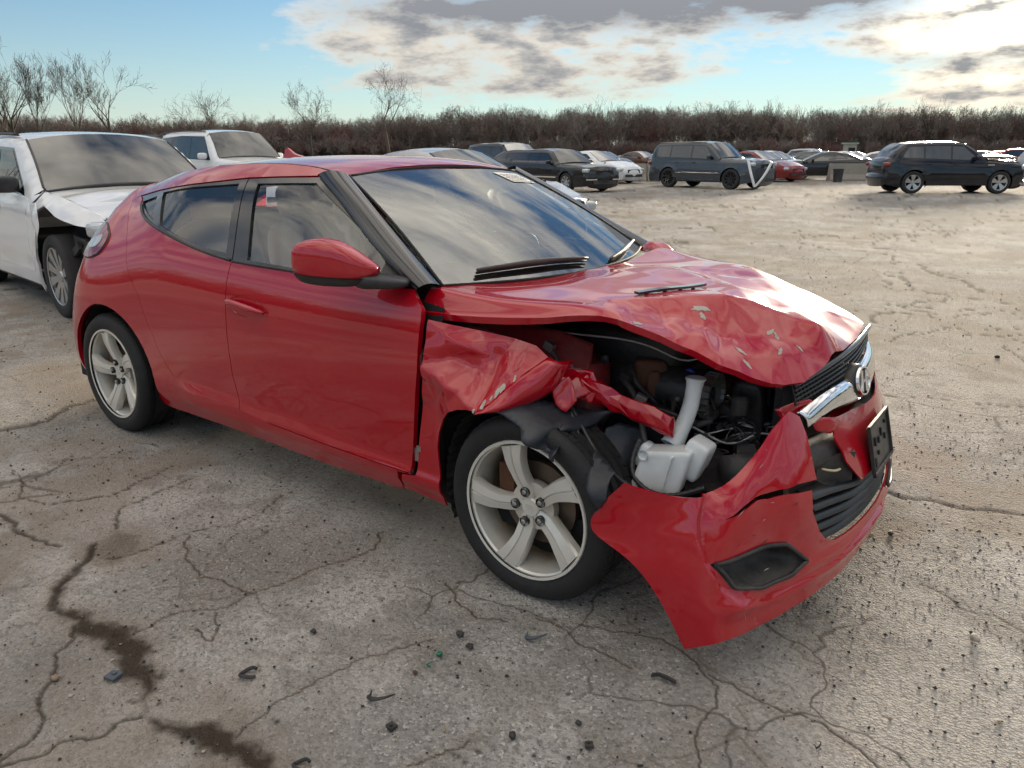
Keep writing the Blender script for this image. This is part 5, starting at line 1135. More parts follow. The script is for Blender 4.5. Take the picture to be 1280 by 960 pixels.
def engine_bay():
    for i, (n, pts) in enumerate(SHEETS.items()):
        nm = n.split('.')[0]; m = M['blue_pl'] if 'blue' in n else M['liner'] if 'liner' in n else M['red_in'] if 'wing' in n else M['red']
        sheet(nm, pts, m, RED, .010, .012 if 'shred' in n else .006 if 'blue' not in n else 0, 60 if 'shred' in n else 30, i+2, .008 if 'blue' in n else .002)
    # crushed red side rail: box section folded flat in places
    C_ = curve_pts([(.0, -.69, .72), (.072, -.70, .713), (.141, -.69, .696), (.223, -.68, .665), (.297, -.66, .641), (.385, -.64, .612)], 13); mb = MB(); V = []; rq = random.Random(31)
    for i, c in enumerate(C_):
        for k in range(7):
            a = 2*math.pi*k/7+.2*math.sin(i*1.7); r_ = .034*(1+rq.uniform(-.32, .30)*(1 if i < 9 else .35)); V.append((c[0]+rq.uniform(-.006, .006), c[1]+r_*.75*math.cos(a), c[2]+r_*1.1*math.sin(a)))
    mb.add(V, [(i*7+k, i*7+(k+1) % 7, (i+1)*7+(k+1) % 7, (i+1)*7+k) for i in range(12) for k in range(7)]+[tuple(12*7+k for k in range(7))]); o = mb.build('side_rail', M['red'], RED); bv = o.modifiers.new('edge', 'BEVEL'); bv.width = .003; bv.segments = 2
    # dark panel with the gap's shade put in its colour, hinges behind the wing
    panel('gap_shade_panel', [(-.62, .24), (-.40, .24), (-.40, .93), (-.56, .95)], lambda s, z: side(s, z), M['dark'], RED, .06, flange=0, off=-.055)
    for z in (.38, .73):
        mb = MB(); mb.box((-.475, -.845, z), (.05, .03, .05)); mb.box((-.47, -.855, z+.03), (.02, .03, .02)); mb.build('door_hinge', M['alu'], RED)
    # scratches on the bumper skin
    for i in range(16):
        u0 = rq.uniform(.12, .36); v0 = rq.uniform(.45, .95) if i < 11 else rq.uniform(.1, .4); ln = rq.uniform(.008, .03); an = rq.uniform(-1.2, .6); w_ = .0012
        du, dv = ln*math.cos(an), ln*3.2*math.sin(an); pl = [(u0, v0), (u0+du*.5+w_, v0+dv*.5), (u0+du, v0+dv), (u0+du*.5, v0+dv*.5+w_*4)]
        if all(q[1] < .99 for q in pl): panel('scratch', pl, bumper, M['primer'] if i % 3 else M['black_matt'], RED, .01, flange=0, off=.0012, asp=.28)
    # bay walls: bulkhead, far apron, tray
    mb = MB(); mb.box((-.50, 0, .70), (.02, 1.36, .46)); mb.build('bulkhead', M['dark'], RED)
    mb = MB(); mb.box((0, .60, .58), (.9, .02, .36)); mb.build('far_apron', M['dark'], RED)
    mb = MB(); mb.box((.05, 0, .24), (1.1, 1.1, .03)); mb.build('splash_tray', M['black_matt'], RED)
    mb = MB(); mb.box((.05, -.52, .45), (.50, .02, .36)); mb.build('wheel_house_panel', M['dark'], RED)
    # strut tower
    mb = MB(); mb.lathe([(.10, .40), (.10, .72), (.085, .74), (.05, .745), (.03, .765), (.001, .765)], 24, 'z', (-.02, -.52, 0)); mb.build('strut_tower', M['red_in'], RED, True, 40)
    mb = MB(); mb.tube(curve_pts([(-.02, -.60, .36), (-.02, -.575, .5), (-.02, -.55, .66)], 30), .022); mb.build('strut', M['engine'], RED, True)
    q = MB(); t = np.linspace(0, 1, 90); q.tube(np.stack([-.02+.055*np.cos(t*34), -.585+.03*t+.055*np.sin(t*34), .44+.24*t], 1), .008, 6); q.build('coil_spring', M['engine'], RED, True)
    mb = MB(); mb.tube([(0, -.70, .31), (0, -.35, .30), (.02, -.1, .29)], .028); mb.build('drive_shaft', M['engine'], RED, True)
    # engine and ancillaries
    eng = bpy.data.objects.new('engine', None); link(eng, RED)
    def en(n, m, c, d, rz=0, e=.3): V, F = superell(c, d, e, rotm('Z', rz), 28, 14); return recalc(obj(n, V, F, m, eng))
    en('engine_cover', M['engine'], (.08, -.12, .76), (.40, .62, .16), 4, .25)
    en('block', M['engine'], (.10, -.12, .55), (.42, .66, .40), 2, .3)
    en('gearbox', M['alu'], (.12, .34, .52), (.34, .30, .30), 0, .5)
    en('air_box', M['black_matt'], (.18, .34, .78), (.34, .28, .18), 6, .25)
    en('mount_bracket', M['rust'], (.20, -.44, .705), (.12, .06, .10), 25, .5); en('mount_bracket', M['rust'], (.225, -.45, .655), (.05, .06, .14), 10, .5)
    q = MB()
    for k in range(22):
        a = 2*math.pi*k/22; q.box((.405, -.40+.072*math.cos(a), .655+.072*math.sin(a)), (.035, .012, .016), rotm('X', math.degrees(a)))
    q.lathe([(.03, .0), (.066, .005), (.066, -.03)], 22, 'x', (.405, -.40, .655)); q.build('alternator_ring', M['alu'], eng)
    q = MB(); q.lathe([(.001, .02), (.05, .02), (.075, .0), (.08, -.06), (.08, -.12)], 26, 'x', (.36, -.40, .655)); q.build('alternator', M['engine'], eng, True, 40)
    for i, (p0, p1) in enumerate((((.30, -.46, .55), (.30, -.30, .50)), ((.36, -.34, .50), (.34, -.44, .57)))):
        q = MB(); q.lathe([(.001, .02), (.05, .018), (.052, .006), (.046, 0), (.052, -.006), (.05, -.02)], 26, 'y', tuple((np.array(p0)+p1)/2)); q.build('pulley', M['engine'], eng, True, 30)
    # radiator pack with fan shroud
    rad = bpy.data.objects.new('radiator', None); link(rad, RED)
    q = MB(); q.box((.60, .02, .50), (.03, .72, .42), rotm('Z', 5)); q.build('core', M['engine'], rad)
    q = MB(); q.box((.565, .02, .50), (.03, .66, .40), rotm('Z', 5)); q.build('shroud', M['black_matt'], rad)
    for i in range(9):
        q = MB(); q.box((.535, -.30+i*.07, .52), (.012, .012, .30), rotm('Z', 5)); q.build('shroud_rib', M['black_matt'], rad)
    for k in range(2):
        V, F = superell((.50, -.31+.06*k, .60-.05*k), (.10, .05, .22), .4, rotm('X', 14+20*k)); recalc(obj('shroud_lug', V, F, M['black_matt'], rad))
    # washer bottle with tall filler neck
    wb = bpy.data.objects.new('washer_bottle', None); link(wb, RED)
    def shp(P):
        P = P.copy(); P[:, 0] += .22*P[:, 2]; P[:, 2] += .18*P[:, 0]*(P[:, 2] > 0); P[:, 1] *= 1-.2*(P[:, 2] > .3); return P
    V, F = superell((.372, -.655, .480), (.155, .11, .135), .22, rotm('Z', 8), 44, 24, shp); recalc(obj('tank', V, F, M['white_pl'], wb))
    V, F = superell((.455, -.615, .520), (.075, .08, .13), .3, rotm('Y', 20), 28, 14); recalc(obj('tank_shoulder', V, F, M['white_pl'], wb))
    q = MB(); q.box((.405, -.655, .487), (.006, .115, .11), rotm('Y', 12)); q.build('moulding_seam', M['white_pl'], wb)
    q = MB(); P = curve_pts([(.365, -.60, .535), (.378, -.565, .58), (.392, -.54, .648), (.397, -.522, .742)], 16); q.tube(P, np.interp(np.linspace(0, 1, 16), [0, .3, .85, 1], [.036, .026, .025, .029]), 18, cap=False); o = q.build('filler_neck', M['white_pl'], wb, True, fix=False); thick(o, .003)
    q = MB(); q.tube([P[-1]-np.array([0, 0, .004]), P[-1]+np.array([0, 0, .001])], [.032, .032], 18); q.tube([P[-1]+np.array([0, 0, .001]), P[-1]+np.array([0, 0, .0015])], [.024, .024], 18); q.build('neck_rim', M['white_pl'], wb, True, 40)
    q = MB(); q.lathe([(.001, .008), (.014, .008), (.016, 0)], 14, 'y', (.325, -.712, .528)); q.build('bottle_lug', M['white_pl'], wb)
    V, F = superell((.30, -.64, .50), (.06, .05, .09), .5, rotm('Y', 30)); recalc(obj('tank_foot', V, F, M['white_pl'], wb))
    MB().tube(curve_pts([(.285, -.655, .556), (.279, -.67, .525), (.290, -.705, .464), (.352, -.725, .425), (.43, -.725, .428), (.525, -.70, .470)], 50), .0085*(1+.12*np.sin(np.arange(50)*2.2)), 10).build('corrugated_hose', M['black_trim'], RED, True)
    # fuse box, cap, tubes and wiring
    fb = bpy.data.objects.new('fuse_box', None); link(fb, RED)
    q = MB(); q.box((.465, -.575, .468), (.13, .075, .050), rotm('Z', 38)@rotm('Y', -6)); q.build('lid', M['black_trim'], fb)
    q = MB(); q.box((.465, -.575, .430), (.12, .07, .035), rotm('Z', 38)); q.build('base', M['black_matt'], fb)
    q = MB(); q.lathe([(.001, .012), (.022, .012), (.026, .006), (.026, -.012)], 20, 'z', (.527, -.42, .478)); q.build('fluid_cap', M['cream_pl'], RED, True, 40)
    q = MB(); q.box((.527, -.42, .455), (.07, .05, .03), rotm('Z', 30)); q.build('pump_body', M['black_trim'], RED)
    for pts, r_, m in (([(.06, -.74, .67), (.082, -.75, .655), (.171, -.785, .577), (.256, -.815, .512), (.361, -.85, .482)], .007, 'black_trim'), ([(.10, -.77, .64), (.15, -.80, .58), (.19, -.815, .50), (.22, -.83, .46)], .0055, 'black_trim'),
                       ([(.147, -.55, .712), (.236, -.60, .66), (.279, -.63, .58), (.302, -.645, .518)], .010, 'black_matt'), ([(.225, -.55, .631), (.338, -.56, .627), (.40, -.5, .585)], .007, 'black_trim'),
                       ([(-.06, -.66, .80), (.0, -.69, .75), (.01, -.70, .70)], .008, 'black_matt'), ([(-.35, -.60, .86), (0, -.55, .83), (.25, -.48, .80), (.33, -.44, .77), (.38, -.42, .79)], .004, 'alu'),
                       ([(.16, -.50, .74), (.20, -.53, .69), (.24, -.50, .64), (.30, -.52, .60), (.36, -.47, .56)], .009, 'black_matt'), ([(.40, -.36, .52), (.46, -.34, .55), (.52, -.30, .55), (.57, -.28, .56)], .012, 'black_trim'), ([(.42, -.50, .50), (.47, -.46, .53), (.50, -.38, .52), (.55, -.36, .50)], .007, 'black_trim'),
                       ([(.48, -.34, .50), (.53, -.31, .525), (.585, -.30, .53)], .006, 'alu'), ([(.10, -.45, .62), (.2, -.5, .57), (.3, -.5, .55), (.42, -.42, .58)], .012, 'black_matt'), ([(.33, -.56, .60), (.40, -.48, .56), (.50, -.46, .53), (.56, -.42, .56)], .005, 'alu')):
        P = curve_pts(pts, 30); MB().tube(P, r_, 8).build('cable' if r_ < .009 else 'hose', M[m], RED, True)
    rr = random.Random(5)
    for i in range(16):                                   # broken wiring tangle
        a = np.array([rr.uniform(.30, .52), rr.uniform(-.56, -.34), rr.uniform(.46, .62)]); pts = [a]
        for k in range(4): a = a+np.array([rr.uniform(-.05, .06), rr.uniform(-.05, .05), rr.uniform(-.04, .04)]); pts.append(a)
        MB().tube(curve_pts(pts, 20), rr.uniform(.0025, .005), 6).build('cable', M[rr.choice(['black_trim', 'black_matt', 'black_trim', 'alu'])], RED, True)
    for c, rz in (((.255, -.605, .668), 20), ((.175, -.56, .715), -10), ((-.055, -.665, .805), 0), ((.47, -.50, .50), 40), ((.30, -.53, .615), 60)):
        q = MB(); q.box(c, (.035, .022, .028), rotm('Z', rz)@rotm('Y', 25)); q.build('connector', M['alu' if rz in (0, 20) else 'black_trim'], RED)
    for i in range(8):                                    # broken plastic and bracket pieces
        c = (rr.uniform(.36, .54), rr.uniform(-.52, -.32), rr.uniform(.46, .56)); q = MB(); q.box(c, (rr.uniform(.04, .10), rr.uniform(.015, .05), rr.uniform(.01, .04)), rotm('Z', rr.uniform(0, 180))@rotm('X', rr.uniform(-40, 40)), .8); q.build('broken_bracket', M[rr.choice(['black_trim', 'black_matt', 'alu', 'engine'])], RED)
    for i in range(34):                                   # small units, brackets and pipes packed round the engine
        c = np.array((rr.uniform(.02, .50), rr.uniform(-.56, -.20), rr.uniform(.44, .70))); mt = M[rr.choice(['engine', 'black_matt', 'black_trim', 'engine', 'alu', 'dash'])]; k = rr.random()
        if k < .4: V, F = superell(c, (rr.uniform(.04, .10), rr.uniform(.04, .09), rr.uniform(.03, .09)), rr.uniform(.25, .6), rotm('Z', rr.uniform(0, 90))@rotm('X', rr.uniform(-30, 30)), 16, 10); recalc(obj('engine_unit', V, F, mt, RED))
        elif k < .7: q = MB(); r_ = rr.uniform(.012, .03); q.lathe([(.001, .03), (r_*.7, .03), (r_, .02), (r_, -.03), (.001, -.03)], 14, rr.choice('xyz'), tuple(c)); q.build('sensor', mt, RED, True, 40)
        else: d = np.array([rr.uniform(-.12, .12), rr.uniform(-.08, .08), rr.uniform(-.10, .10)]); MB().tube(curve_pts([c, c+d*.5+np.array([0, 0, .03]), c+d], 12), rr.uniform(.006, .014), 8).build('pipe', mt, RED, True)
    # liner half shell behind the front wheel, ribbed
    V = []; pts = arc(0, .325, .366, 205, 100, 40)
    for i, (a, b) in enumerate(pts):
        k = 1-.016*(i % 2)
        for yy in (-.845, -.50): V.append((a*k, yy, .325+(b-.325)*k))
    obj('wheel_arch_liner', V, [(2*i, 2*i+1, 2*i+3, 2*i+2) for i in range(len(pts)-1)], M['black_matt'], RED, False)
    # headlamp socket remains, latch, red flap by the grille
    MB().tube(curve_pts([(.60, -.38, .74), (.635, -.36, .70), (.66, -.33, .715)], 10), .006, 6).build('bonnet_latch_wire', M['alu'], RED, True)
    sheet('grille_panel_flap', [(.62, -.43, .66), (.66, -.40, .68), (.70, -.36, .69), (.715, -.32, .67), (.69, -.36, .64), (.65, -.42, .62)], M['red'], RED, .012, .004, 40, 9)
    sheet('grille_panel_flap', [(.705, -.37, .635), (.755, -.31, .63), (.775, -.27, .605), (.762, -.30, .575), (.73, -.35, .59)], M['red'], RED, .012, .004, 40, 10)
    MB().box((.52, 0, .70), (.10, .60, .03)).build('slam_panel', M['dark'], RED)
    # bright scrape and dark cracks in the bumper skin
    # ------------- cabin
    mb = MB(); mb.box((-1.45, 0, .30), (2.6, 1.45, .05)); mb.build('floor_pan', M['dark'], RED)
    mb = MB(); mb.box((-1.5, 0, .235), (3.5, 1.56, .10)); mb.build('underbody', M['dark'], RED)
    mb = MB(); mb.box((-2.75, 0, .62), (.9, 1.2, .6)); mb.build('boot_trim', M['dash'], RED)
    V, F = superell((-.62, 0, .87), (.62, 1.42, .20), .35, None, 40, 16); recalc(obj('dashboard', V, F, M['dash'], RED))
    q = MB(); t = np.linspace(0, 2*math.pi, 37); q.tube(np.stack([-.98+.07*np.cos(t), .36+.18*np.sin(t), .86+.17*np.cos(t)], 1), .015, 8, cap=False); q.tube([(-.98, .19, .86), (-.96, .36, .85), (-.98, .53, .86)], .02); q.tube([(-.96, .36, .85), (-.75, .36, .80)], .03); q.build('steering_wheel', M['dash'], RED, True)
    for sy in (-.36, .36):
        se = bpy.data.objects.new('front_seat', None); link(se, RED)
        V, F = superell((-1.22, sy, .50), (.52, .50, .20), .35); recalc(obj('cushion', V, F, M['seat'], se))
        V, F = superell((-1.54, sy, .82), (.16, .49, .66), .38, rotm('Y', -16), 28, 18, lambda P: np.stack([P[:, 0], P[:, 1]*(1-.10*P[:, 2]), P[:, 2]], 1)); recalc(obj('backrest', V, F, M['seat'], se))
        V, F = superell((-1.645, sy, 1.195), (.11, .27, .185), .5, rotm('Y', -12), 24, 14); recalc(obj('headrest', V, F, M['seat'], se))
        for d in (-.06, .06): q = MB(); q.tube([(-1.62, sy+d, 1.05), (-1.64, sy+d, 1.16)], .008); q.build('headrest_post', M['alu'], se, True)
    rs = bpy.data.objects.new('rear_seat', None); link(rs, RED)
    V, F = superell((-2.02, 0, .48), (.5, 1.2, .2), .3); recalc(obj('cushion', V, F, M['seat'], rs))
    V, F = superell((-2.33, 0, .80), (.16, 1.18, .60), .3, rotm('Y', -20)); recalc(obj('backrest', V, F, M['seat'], rs))
    for sy in (-.32, .32): V, F = superell((-2.42, sy, 1.10), (.11, .28, .18), .55, rotm('Y', -12)); recalc(obj('headrest', V, F, M['seat'], rs))
    q = MB(); q.tube(curve_pts([(-1.62, -.66, 1.16), (-1.58, -.64, .95), (-1.52, -.60, .60)], 12), .012, 6); q.build('seat_belt', M['seat'], RED, True)
    # tailgate and rear screen
    P, F = gridmesh(patch(np.array([[(-2.98, y*.8, 1.245-.03*(y/.5)**2) for y in (-.50, -.25, 0, .25, .50)], [(-3.07, y*.9, 1.13-.02*(y/.5)**2) for y in (-.50, -.25, 0, .25, .50)], [(-3.11, y*.95, 1.04) for y in (-.50, -.25, 0, .25, .50)]])), 12, 16); recalc(obj('rear_screen', P, F, M['glass_dk'], RED))
engine_bay()
# ---------------------------------------------------------------- the other cars in the lot
def clip_x(P, x0, x1):
    """part of polygon P between two vertical lines"""
    def half(P, f, sg):
        out = []
        for i in range(len(P)):
            a, b = P[i-1], P[i]; da, db = sg*(a[0]-f), sg*(b[0]-f)
            if (da >= 0) != (db >= 0):
                t = da/(da-db); out.append((f, a[1]+(b[1]-a[1])*t))
            if db >= 0: out.append(tuple(b))
        return out
    return half(half(list(P), x0, 1), x1, -1)
BODY = dict(
    sedan=dict(L=4.80, W=1.84, H=1.46, wb=2.80, fo=.95, wr=.33, zf=.72, xc=.92, zc=.98, xr1=.10, xr2=-1.05, xg=-1.75, zg=1.06, zt=1.02, doors=2),
    coupe=dict(L=4.70, W=1.84, H=1.42, wb=2.80, fo=.90, wr=.34, zf=.70, xc=.95, zc=.96, xr1=.05, xr2=-.95, xg=-1.85, zg=1.05, zt=1.02, doors=2),
    suv=dict(L=4.68, W=1.90, H=1.66, wb=2.82, fo=.90, wr=.365, zf=.92, xc=.98, zc=1.10, xr1=.28, xr2=-1.70, xg=-2.12, zg=1.15, zt=1.08, doors=3),
    bigsuv=dict(L=5.15, W=2.0, H=1.86, wb=3.0, fo=.95, wr=.39, zf=1.05, xc=1.05, zc=1.18, xr1=.42, xr2=-2.20, xg=-2.48, zg=1.22, zt=1.12, doors=3),
    hatch=dict(L=4.25, W=1.78, H=1.47, wb=2.62, fo=.88, wr=.32, zf=.74, xc=.95, zc=.98, xr1=.22, xr2=-1.45, xg=-1.95, zg=1.05, zt=.98, doors=2),
    limo=dict(L=7.2, W=1.98, H=1.50, wb=4.9, fo=1.05, wr=.345, zf=.86, xc=2.0, zc=1.0, xr1=1.35, xr2=-2.0, xg=-2.65, zg=1.08, zt=1.02, doors=4))
def car_mats():
    for k, c, mt in (('white', (.82, .83, .84), 0), ('silver', (.42, .43, .44), .5), ('grey', (.055, .068, .082), .3), ('black', (.012, .012, .014), 0), ('navy', (.004, .005, .011), .1), ('darkred', (.20, .008, .010), .1), ('cream', (.55, .50, .38), .1), ('blue', (.02, .07, .22), .2), ('brown', (.12, .05, .03), .2), ('beige', (.38, .33, .25), .3)):
        M['c_'+k] = paint('paint_'+k, c, metal=mt, dirt=.35 if max(c) > .3 else .12)
    M['rim'] = pm('bright_alloy', (.50, .50, .50), .3, metal=.8, dust=.15); M['rim_dark'] = pm('dark_alloy', (.03, .03, .032), .3, metal=.5)
    M['far_tyre'] = pm('far_tyre_rubber', (.02, .02, .021), .75, dust=.2, dustc=(.12, .11, .1))
car_mats()
RIMS = {}; PROTO = {}
def far_wheel(parent, x, y, wr, rim, spokes, left, detail):
    w = bpy.data.objects.new('wheel', None); link(w, parent); w.location = (x, y, wr); w.rotation_euler = (0, 0, math.pi if left else 0)
    key = (round(wr, 3), rim, spokes, detail)
    if key in RIMS:
        for d in RIMS[key]: o = bpy.data.objects.new(d[0], d[1]); link(o, w)
        return
    rr = wr*.70; n = 48 if detail else 24
    t = tyre_mesh(wr, .115, rr, n, False).build('tyre', M['far_tyre'], w, True, 40)
    mb = MB(); mb.lathe([(rr*.95, -.100), (rr, -.106), (rr*1.0, -.094), (rr*.93, -.085), (rr*.88, -.02), (rr*.88, .08)], n, 'y')
    for k in range(spokes):
        a = 2*math.pi*k/spokes+.3; c, s = math.cos(a), math.sin(a); V = []
        for q, wd, yy in ((.04, .030, -.07), (rr*.5, rr*.45*math.pi/spokes*.75, -.085), (rr*.94, rr*math.pi/spokes*.55, -.098)):
            for sg, dy in ((-1, .03), (-1, 0), (1, 0), (1, .03)): V.append((q*c-sg*wd*s, yy+dy, q*s+sg*wd*c))
        mb.add(V, [(i*4+a_, i*4+4+a_, i*4+5+a_, i*4+1+a_) for i in range(2) for a_ in range(3)])
    mb.lathe([(.001, -.082), (.045, -.08), (.06, -.06)], 16, 'y')
    r_ = mb.build('rim', M[rim], w, True, 30)
    q = MB(); q.lathe([(rr*.9, .0), (.001, .0)], n, 'y'); b = q.build('wheel_back', M['dark'], w)
    RIMS[key] = [('tyre', t.data), ('rim', r_.data), ('wheel_back', b.data)]
def make_car(name, body, col, loc, heading, label, group=None, detail=0, rim='rim', spokes=5, scale=1.0, cat='car', tint='glass_far', crush=0.0, rails=False, lamps=True, cut=None, **over):
    key = body if not (detail or over or crush or rails or cut or scale != 1.0 or tint != 'glass_far') else None
    if key in PROTO:                                      # same body again: copy the thing with all its parts, repaint
        src, pc = PROTO[key]; car = copy_tree(src); car.name = name; car.location = loc; car.rotation_euler = (0, 0, R(heading))
        for k in ('label', 'category', 'group'):
            if k in car: del car[k]
        tag(car, label, cat, group); todo = [car]
        while todo:
            o = todo.pop(); todo += list(o.children)
            if o.type == 'MESH' and o.data.materials[0] == M['c_'+pc]: o.material_slots[0].link = 'OBJECT'; o.material_slots[0].material = M['c_'+col]
        return car
    p = dict(BODY[body]); p.update(over); L_, W_, H, wb, wr = p['L'], p['W'], p['H'], p['wb'], p['wr']
    hl = L_/2; car = empty(name, loc, R(heading), label=label, cat=cat, group=group); car.scale = (scale,)*3
    xf = hl-p['fo']; xr = xf-wb; pm_ = M['c_'+col]; h = .07 if detail else .13
    seg = dict(front_bumper=[(hl-.10, .20), (hl-.03, .26), (hl, .42), (hl-.01, .56), (hl-.05, p['zf']-.10), (hl-.12, p['zf'])],
               bonnet=[(hl-.12, p['zf']), (hl-.30, p['zf']+.05), ((hl+p['xc'])/2, p['zc']-.05), (p['xc']+.02, p['zc'])],
               windscreen=[(p['xc']+.02, p['zc']), ((p['xc']+p['xr1'])/2+.02, (p['zc']+H-.05)/2+.02), (p['xr1'], H-.05)],
               roof=[(p['xr1'], H-.05), (p['xr1']-.25, H-.008), ((p['xr1']+p['xr2'])/2, H), (p['xr2']+.25, H-.03), (p['xr2'], H-.07)],
               rear_screen=[(p['xr2'], H-.07), ((p['xr2']+p['xg'])/2-.03, (H-.07+p['zg'])/2+.03), (p['xg'], p['zg'])],
               tailgate=[(p['xg'], p['zg']), (-hl+.08 if p['xg'] > -hl+.15 else p['xg']-.02, p['zt']), (-hl+.02, p['zt']-.22), (-hl+.03, .62)],
               rear_bumper=[(-hl+.03, .62), (-hl-.01, .55), (-hl, .40), (-hl+.06, .24)])
    curves = {k: curve_pts([(a, b, 0) for a, b in v], 7 if not detail else 12)[:, :2] for k, v in seg.items()}
    top = np.vstack([c[:-1] for c in curves.values()]+[curves['rear_bumper'][-1:]])
    belt_ = lambda x: np.interp(x, [-hl, p['xc']], [p['zg']-.03, p['zc']-.05])
    lean = .40 if body in ('sedan', 'coupe', 'hatch', 'limo') else .27
    def yh(x, z, rnd=True):
        t = np.abs(x)/hl; zb = belt_(x)
        y = W_/2-.10*np.clip((z-.58)/.5, -1.2, 1)**2*np.where(z < .58, .55, .75)-np.where(z > zb, (z-zb)*lean, 0)
        y = y*(1-.20*np.clip(t, 0, 1.02)**7)
        y = y+.018*np.exp(-((z-(belt_(x)-.14))/.035)**2)-.012*np.exp(-((z-.42)/.06)**2)
        for c in (xf, xr): y = y+.016*np.exp(-((np.hypot(x-c, z-wr)-wr-.07)/.06)**2)
        if rnd:
            d = segdist(x, z, top); r_ = np.where(z > zb+.05, .10, .13); q = np.clip(1-d/r_, 0, 1); y = y-r_*.72*(1-np.sqrt(1-q*q))
        return y
    def mapR(x, z): return np.stack([x, -yh(x, z), z], 1)
    def mapL(x, z): return np.stack([x, yh(x, z), z], 1)
    arch = lambda c: [(c+(wr+.055)*math.cos(R(a)), wr+(wr+.055)*math.sin(R(a))) for a in np.linspace(-25, 205, 18 if detail else 11)]
    bz = .24 if H < 1.6 else .30
    out = [tuple(q) for q in top[1:-1]]+[(-hl+.10, bz)]+arch(xr)[::-1]+[(xr+wr+.10, bz), (xf-wr-.10, bz)]+arch(xf)[::-1]+[(hl-.12, bz-.02)]
    # side glazing
    z0 = lambda x: belt_(x)+.025
    a_ = .17; dlo = [(p['xc']-.30, z0(p['xc']-.3)), (p['xr1']-.10, H-.15), ((p['xr1']+p['xr2'])/2, H-.12), (p['xr2']+.10, H-.17), (p['xg']+.34 if p['xg']-p['xr2'] < -.3 else p['xr2']+.02, z0(p['xg'])+.03)]
    xs = np.linspace(p['xc']-.30, dlo[-1][0], p['doors']+1); piv = [p['xc']-.3]+[p['xc']-.30-(p['xc']-.3-dlo[-1][0])*f for f in {2: (.53, 1), 3: (.36, .72, 1), 4: (.24, .40, .78, 1)}[p['doors']]]
    wins = []
    for i in range(p['doors']):
        c = clip_x(dlo, piv[i+1]+.03, piv[i]-.03)
        if len(c) > 2: wins.append(c)
    frame = inset_poly(dlo, -.025)
    panel('body_side', out, mapR, pm_, car, h, [cut] if cut else [], flange=.02); panel('body_side', out, mapL, pm_, car, h, flange=.02, flip=True)
    for mp, fl in ((mapR, False), (mapL, True)):
        panel('window_trim', frame, mp, M['black_gloss'], car, h, flange=.004, off=.003, flip=fl)
        for c in wins: panel('window', c, mp, M[tint], car, h, flange=0, off=.006, flip=fl)
        nd = min(p['doors'], 2) if p['doors'] < 4 else 4
        if fl and not detail: continue
        lim = [piv[0]+.18]+piv[1:nd]+[max(piv[nd], xr+wr*.55)]
        for i in range(nd):
            x1, x0 = lim[i]-.006, lim[i+1]+.006; pl = [(x1, .36), (x1, float(belt_(x1))-.005), (x0, float(belt_(x0))-.005), (x0, .42 if i == nd-1 else .36)]
            d = panel('door', pl, mp, pm_, car, h, flange=.006, off=.004, flip=fl)
            hx = x0+.16; hz = float(belt_(hx))-.13; y_ = float(yh(np.array([hx]), np.array([hz]))[0])*(1 if fl else -1)
            MB().tube([(hx-.09, y_*1.004, hz), (hx-.06, y_*1.03, hz), (hx+.06, y_*1.03, hz), (hx+.09, y_*1.004, hz)], .013, 6).build('door_handle', pm_ if rim != 'chrome' else M['chrome'], d, True)
        # sill
        sg = 1 if fl else -1; MB().box(((xf+xr)/2, sg*(W_/2-.10), bz+.02), (wb-2*wr-.2, .10, .10)).build('sill', M['black_matt'], car)
    # lengthwise skin
    rr = random.Random(hash(label) % 9999)
    for k, c in curves.items():
        n = 9; V = []; m_ = len(c); T = np.gradient(c, axis=0); nn = np.stack([T[:, 1], -T[:, 0]], 1); nn /= np.maximum(np.linalg.norm(nn, axis=1), 1e-9)[:, None]
        if nn[:, 1].mean() < 0 and k in ('bonnet', 'roof', 'windscreen', 'rear_screen'): nn = -nn
        if k in ('front_bumper',) and nn[:, 0].mean() < 0: nn = -nn
        if k in ('tailgate', 'rear_bumper') and nn[:, 0].mean() > 0: nn = -nn
        ye = yh(c[:, 0], c[:, 1]); cr = dict(front_bumper=.10, bonnet=.04, windscreen=.07, roof=.035, rear_screen=.06, tailgate=.06, rear_bumper=.08)[k]
        for i in range(m_):
            for j in range(n):
                e = -1+2*j/(n-1); cc = cr*(1-abs(e)**2.2); dz = 0
                if crush and k in ('bonnet', 'front_bumper'):
                    w_ = np.clip((c[i, 0]-p['xc'])/.5, 0, 1); dz = crush*w_*(.6*math.sin(7*e+c[i, 0]*9+loc[0])+.5*math.sin(c[i, 0]*15+e*3))*(1 if abs(e) < .99 else .5)
                V.append((c[i, 0]+nn[i, 0]*cc-(abs(dz) if k == 'front_bumper' else 0), e*ye[i], c[i, 1]+nn[i, 1]*cc+(dz if k == 'bonnet' else 0)))
        F = [(i*n+j, i*n+j+1, (i+1)*n+j+1, (i+1)*n+j) for i in range(m_-1) for j in range(n-1)]
        mt = M[tint] if k in ('windscreen', 'rear_screen') else pm_
        if k == 'windscreen': mt = M['ws_mid'] if detail else M['ws_far']
        o = recalc(obj(k, V, F, mt, car))
        if k == 'windscreen':
            V2 = np.array(V); q = V2[:n]; MB().tube(V2[0::n], .012, 5).build('pillar_trim', M['black_trim'], o, True); MB().tube(V2[n-1::n], .012, 5).build('pillar_trim', M['black_trim'], o, True); MB().tube(q, .018, 5).build('scuttle', M['black_trim'], o, True)
    # running gear, dark inside, lights, grille, mirrors
    for x in (xf, xr):
        far_wheel(car, x, -(W_/2-.13), wr, rim, spokes, False, detail); far_wheel(car, x, W_/2-.13, wr, rim, spokes, True, detail)
    MB().box((0, 0, .38), (L_-.5, W_-.62, .26)).build('underbody', M['dark'], car)
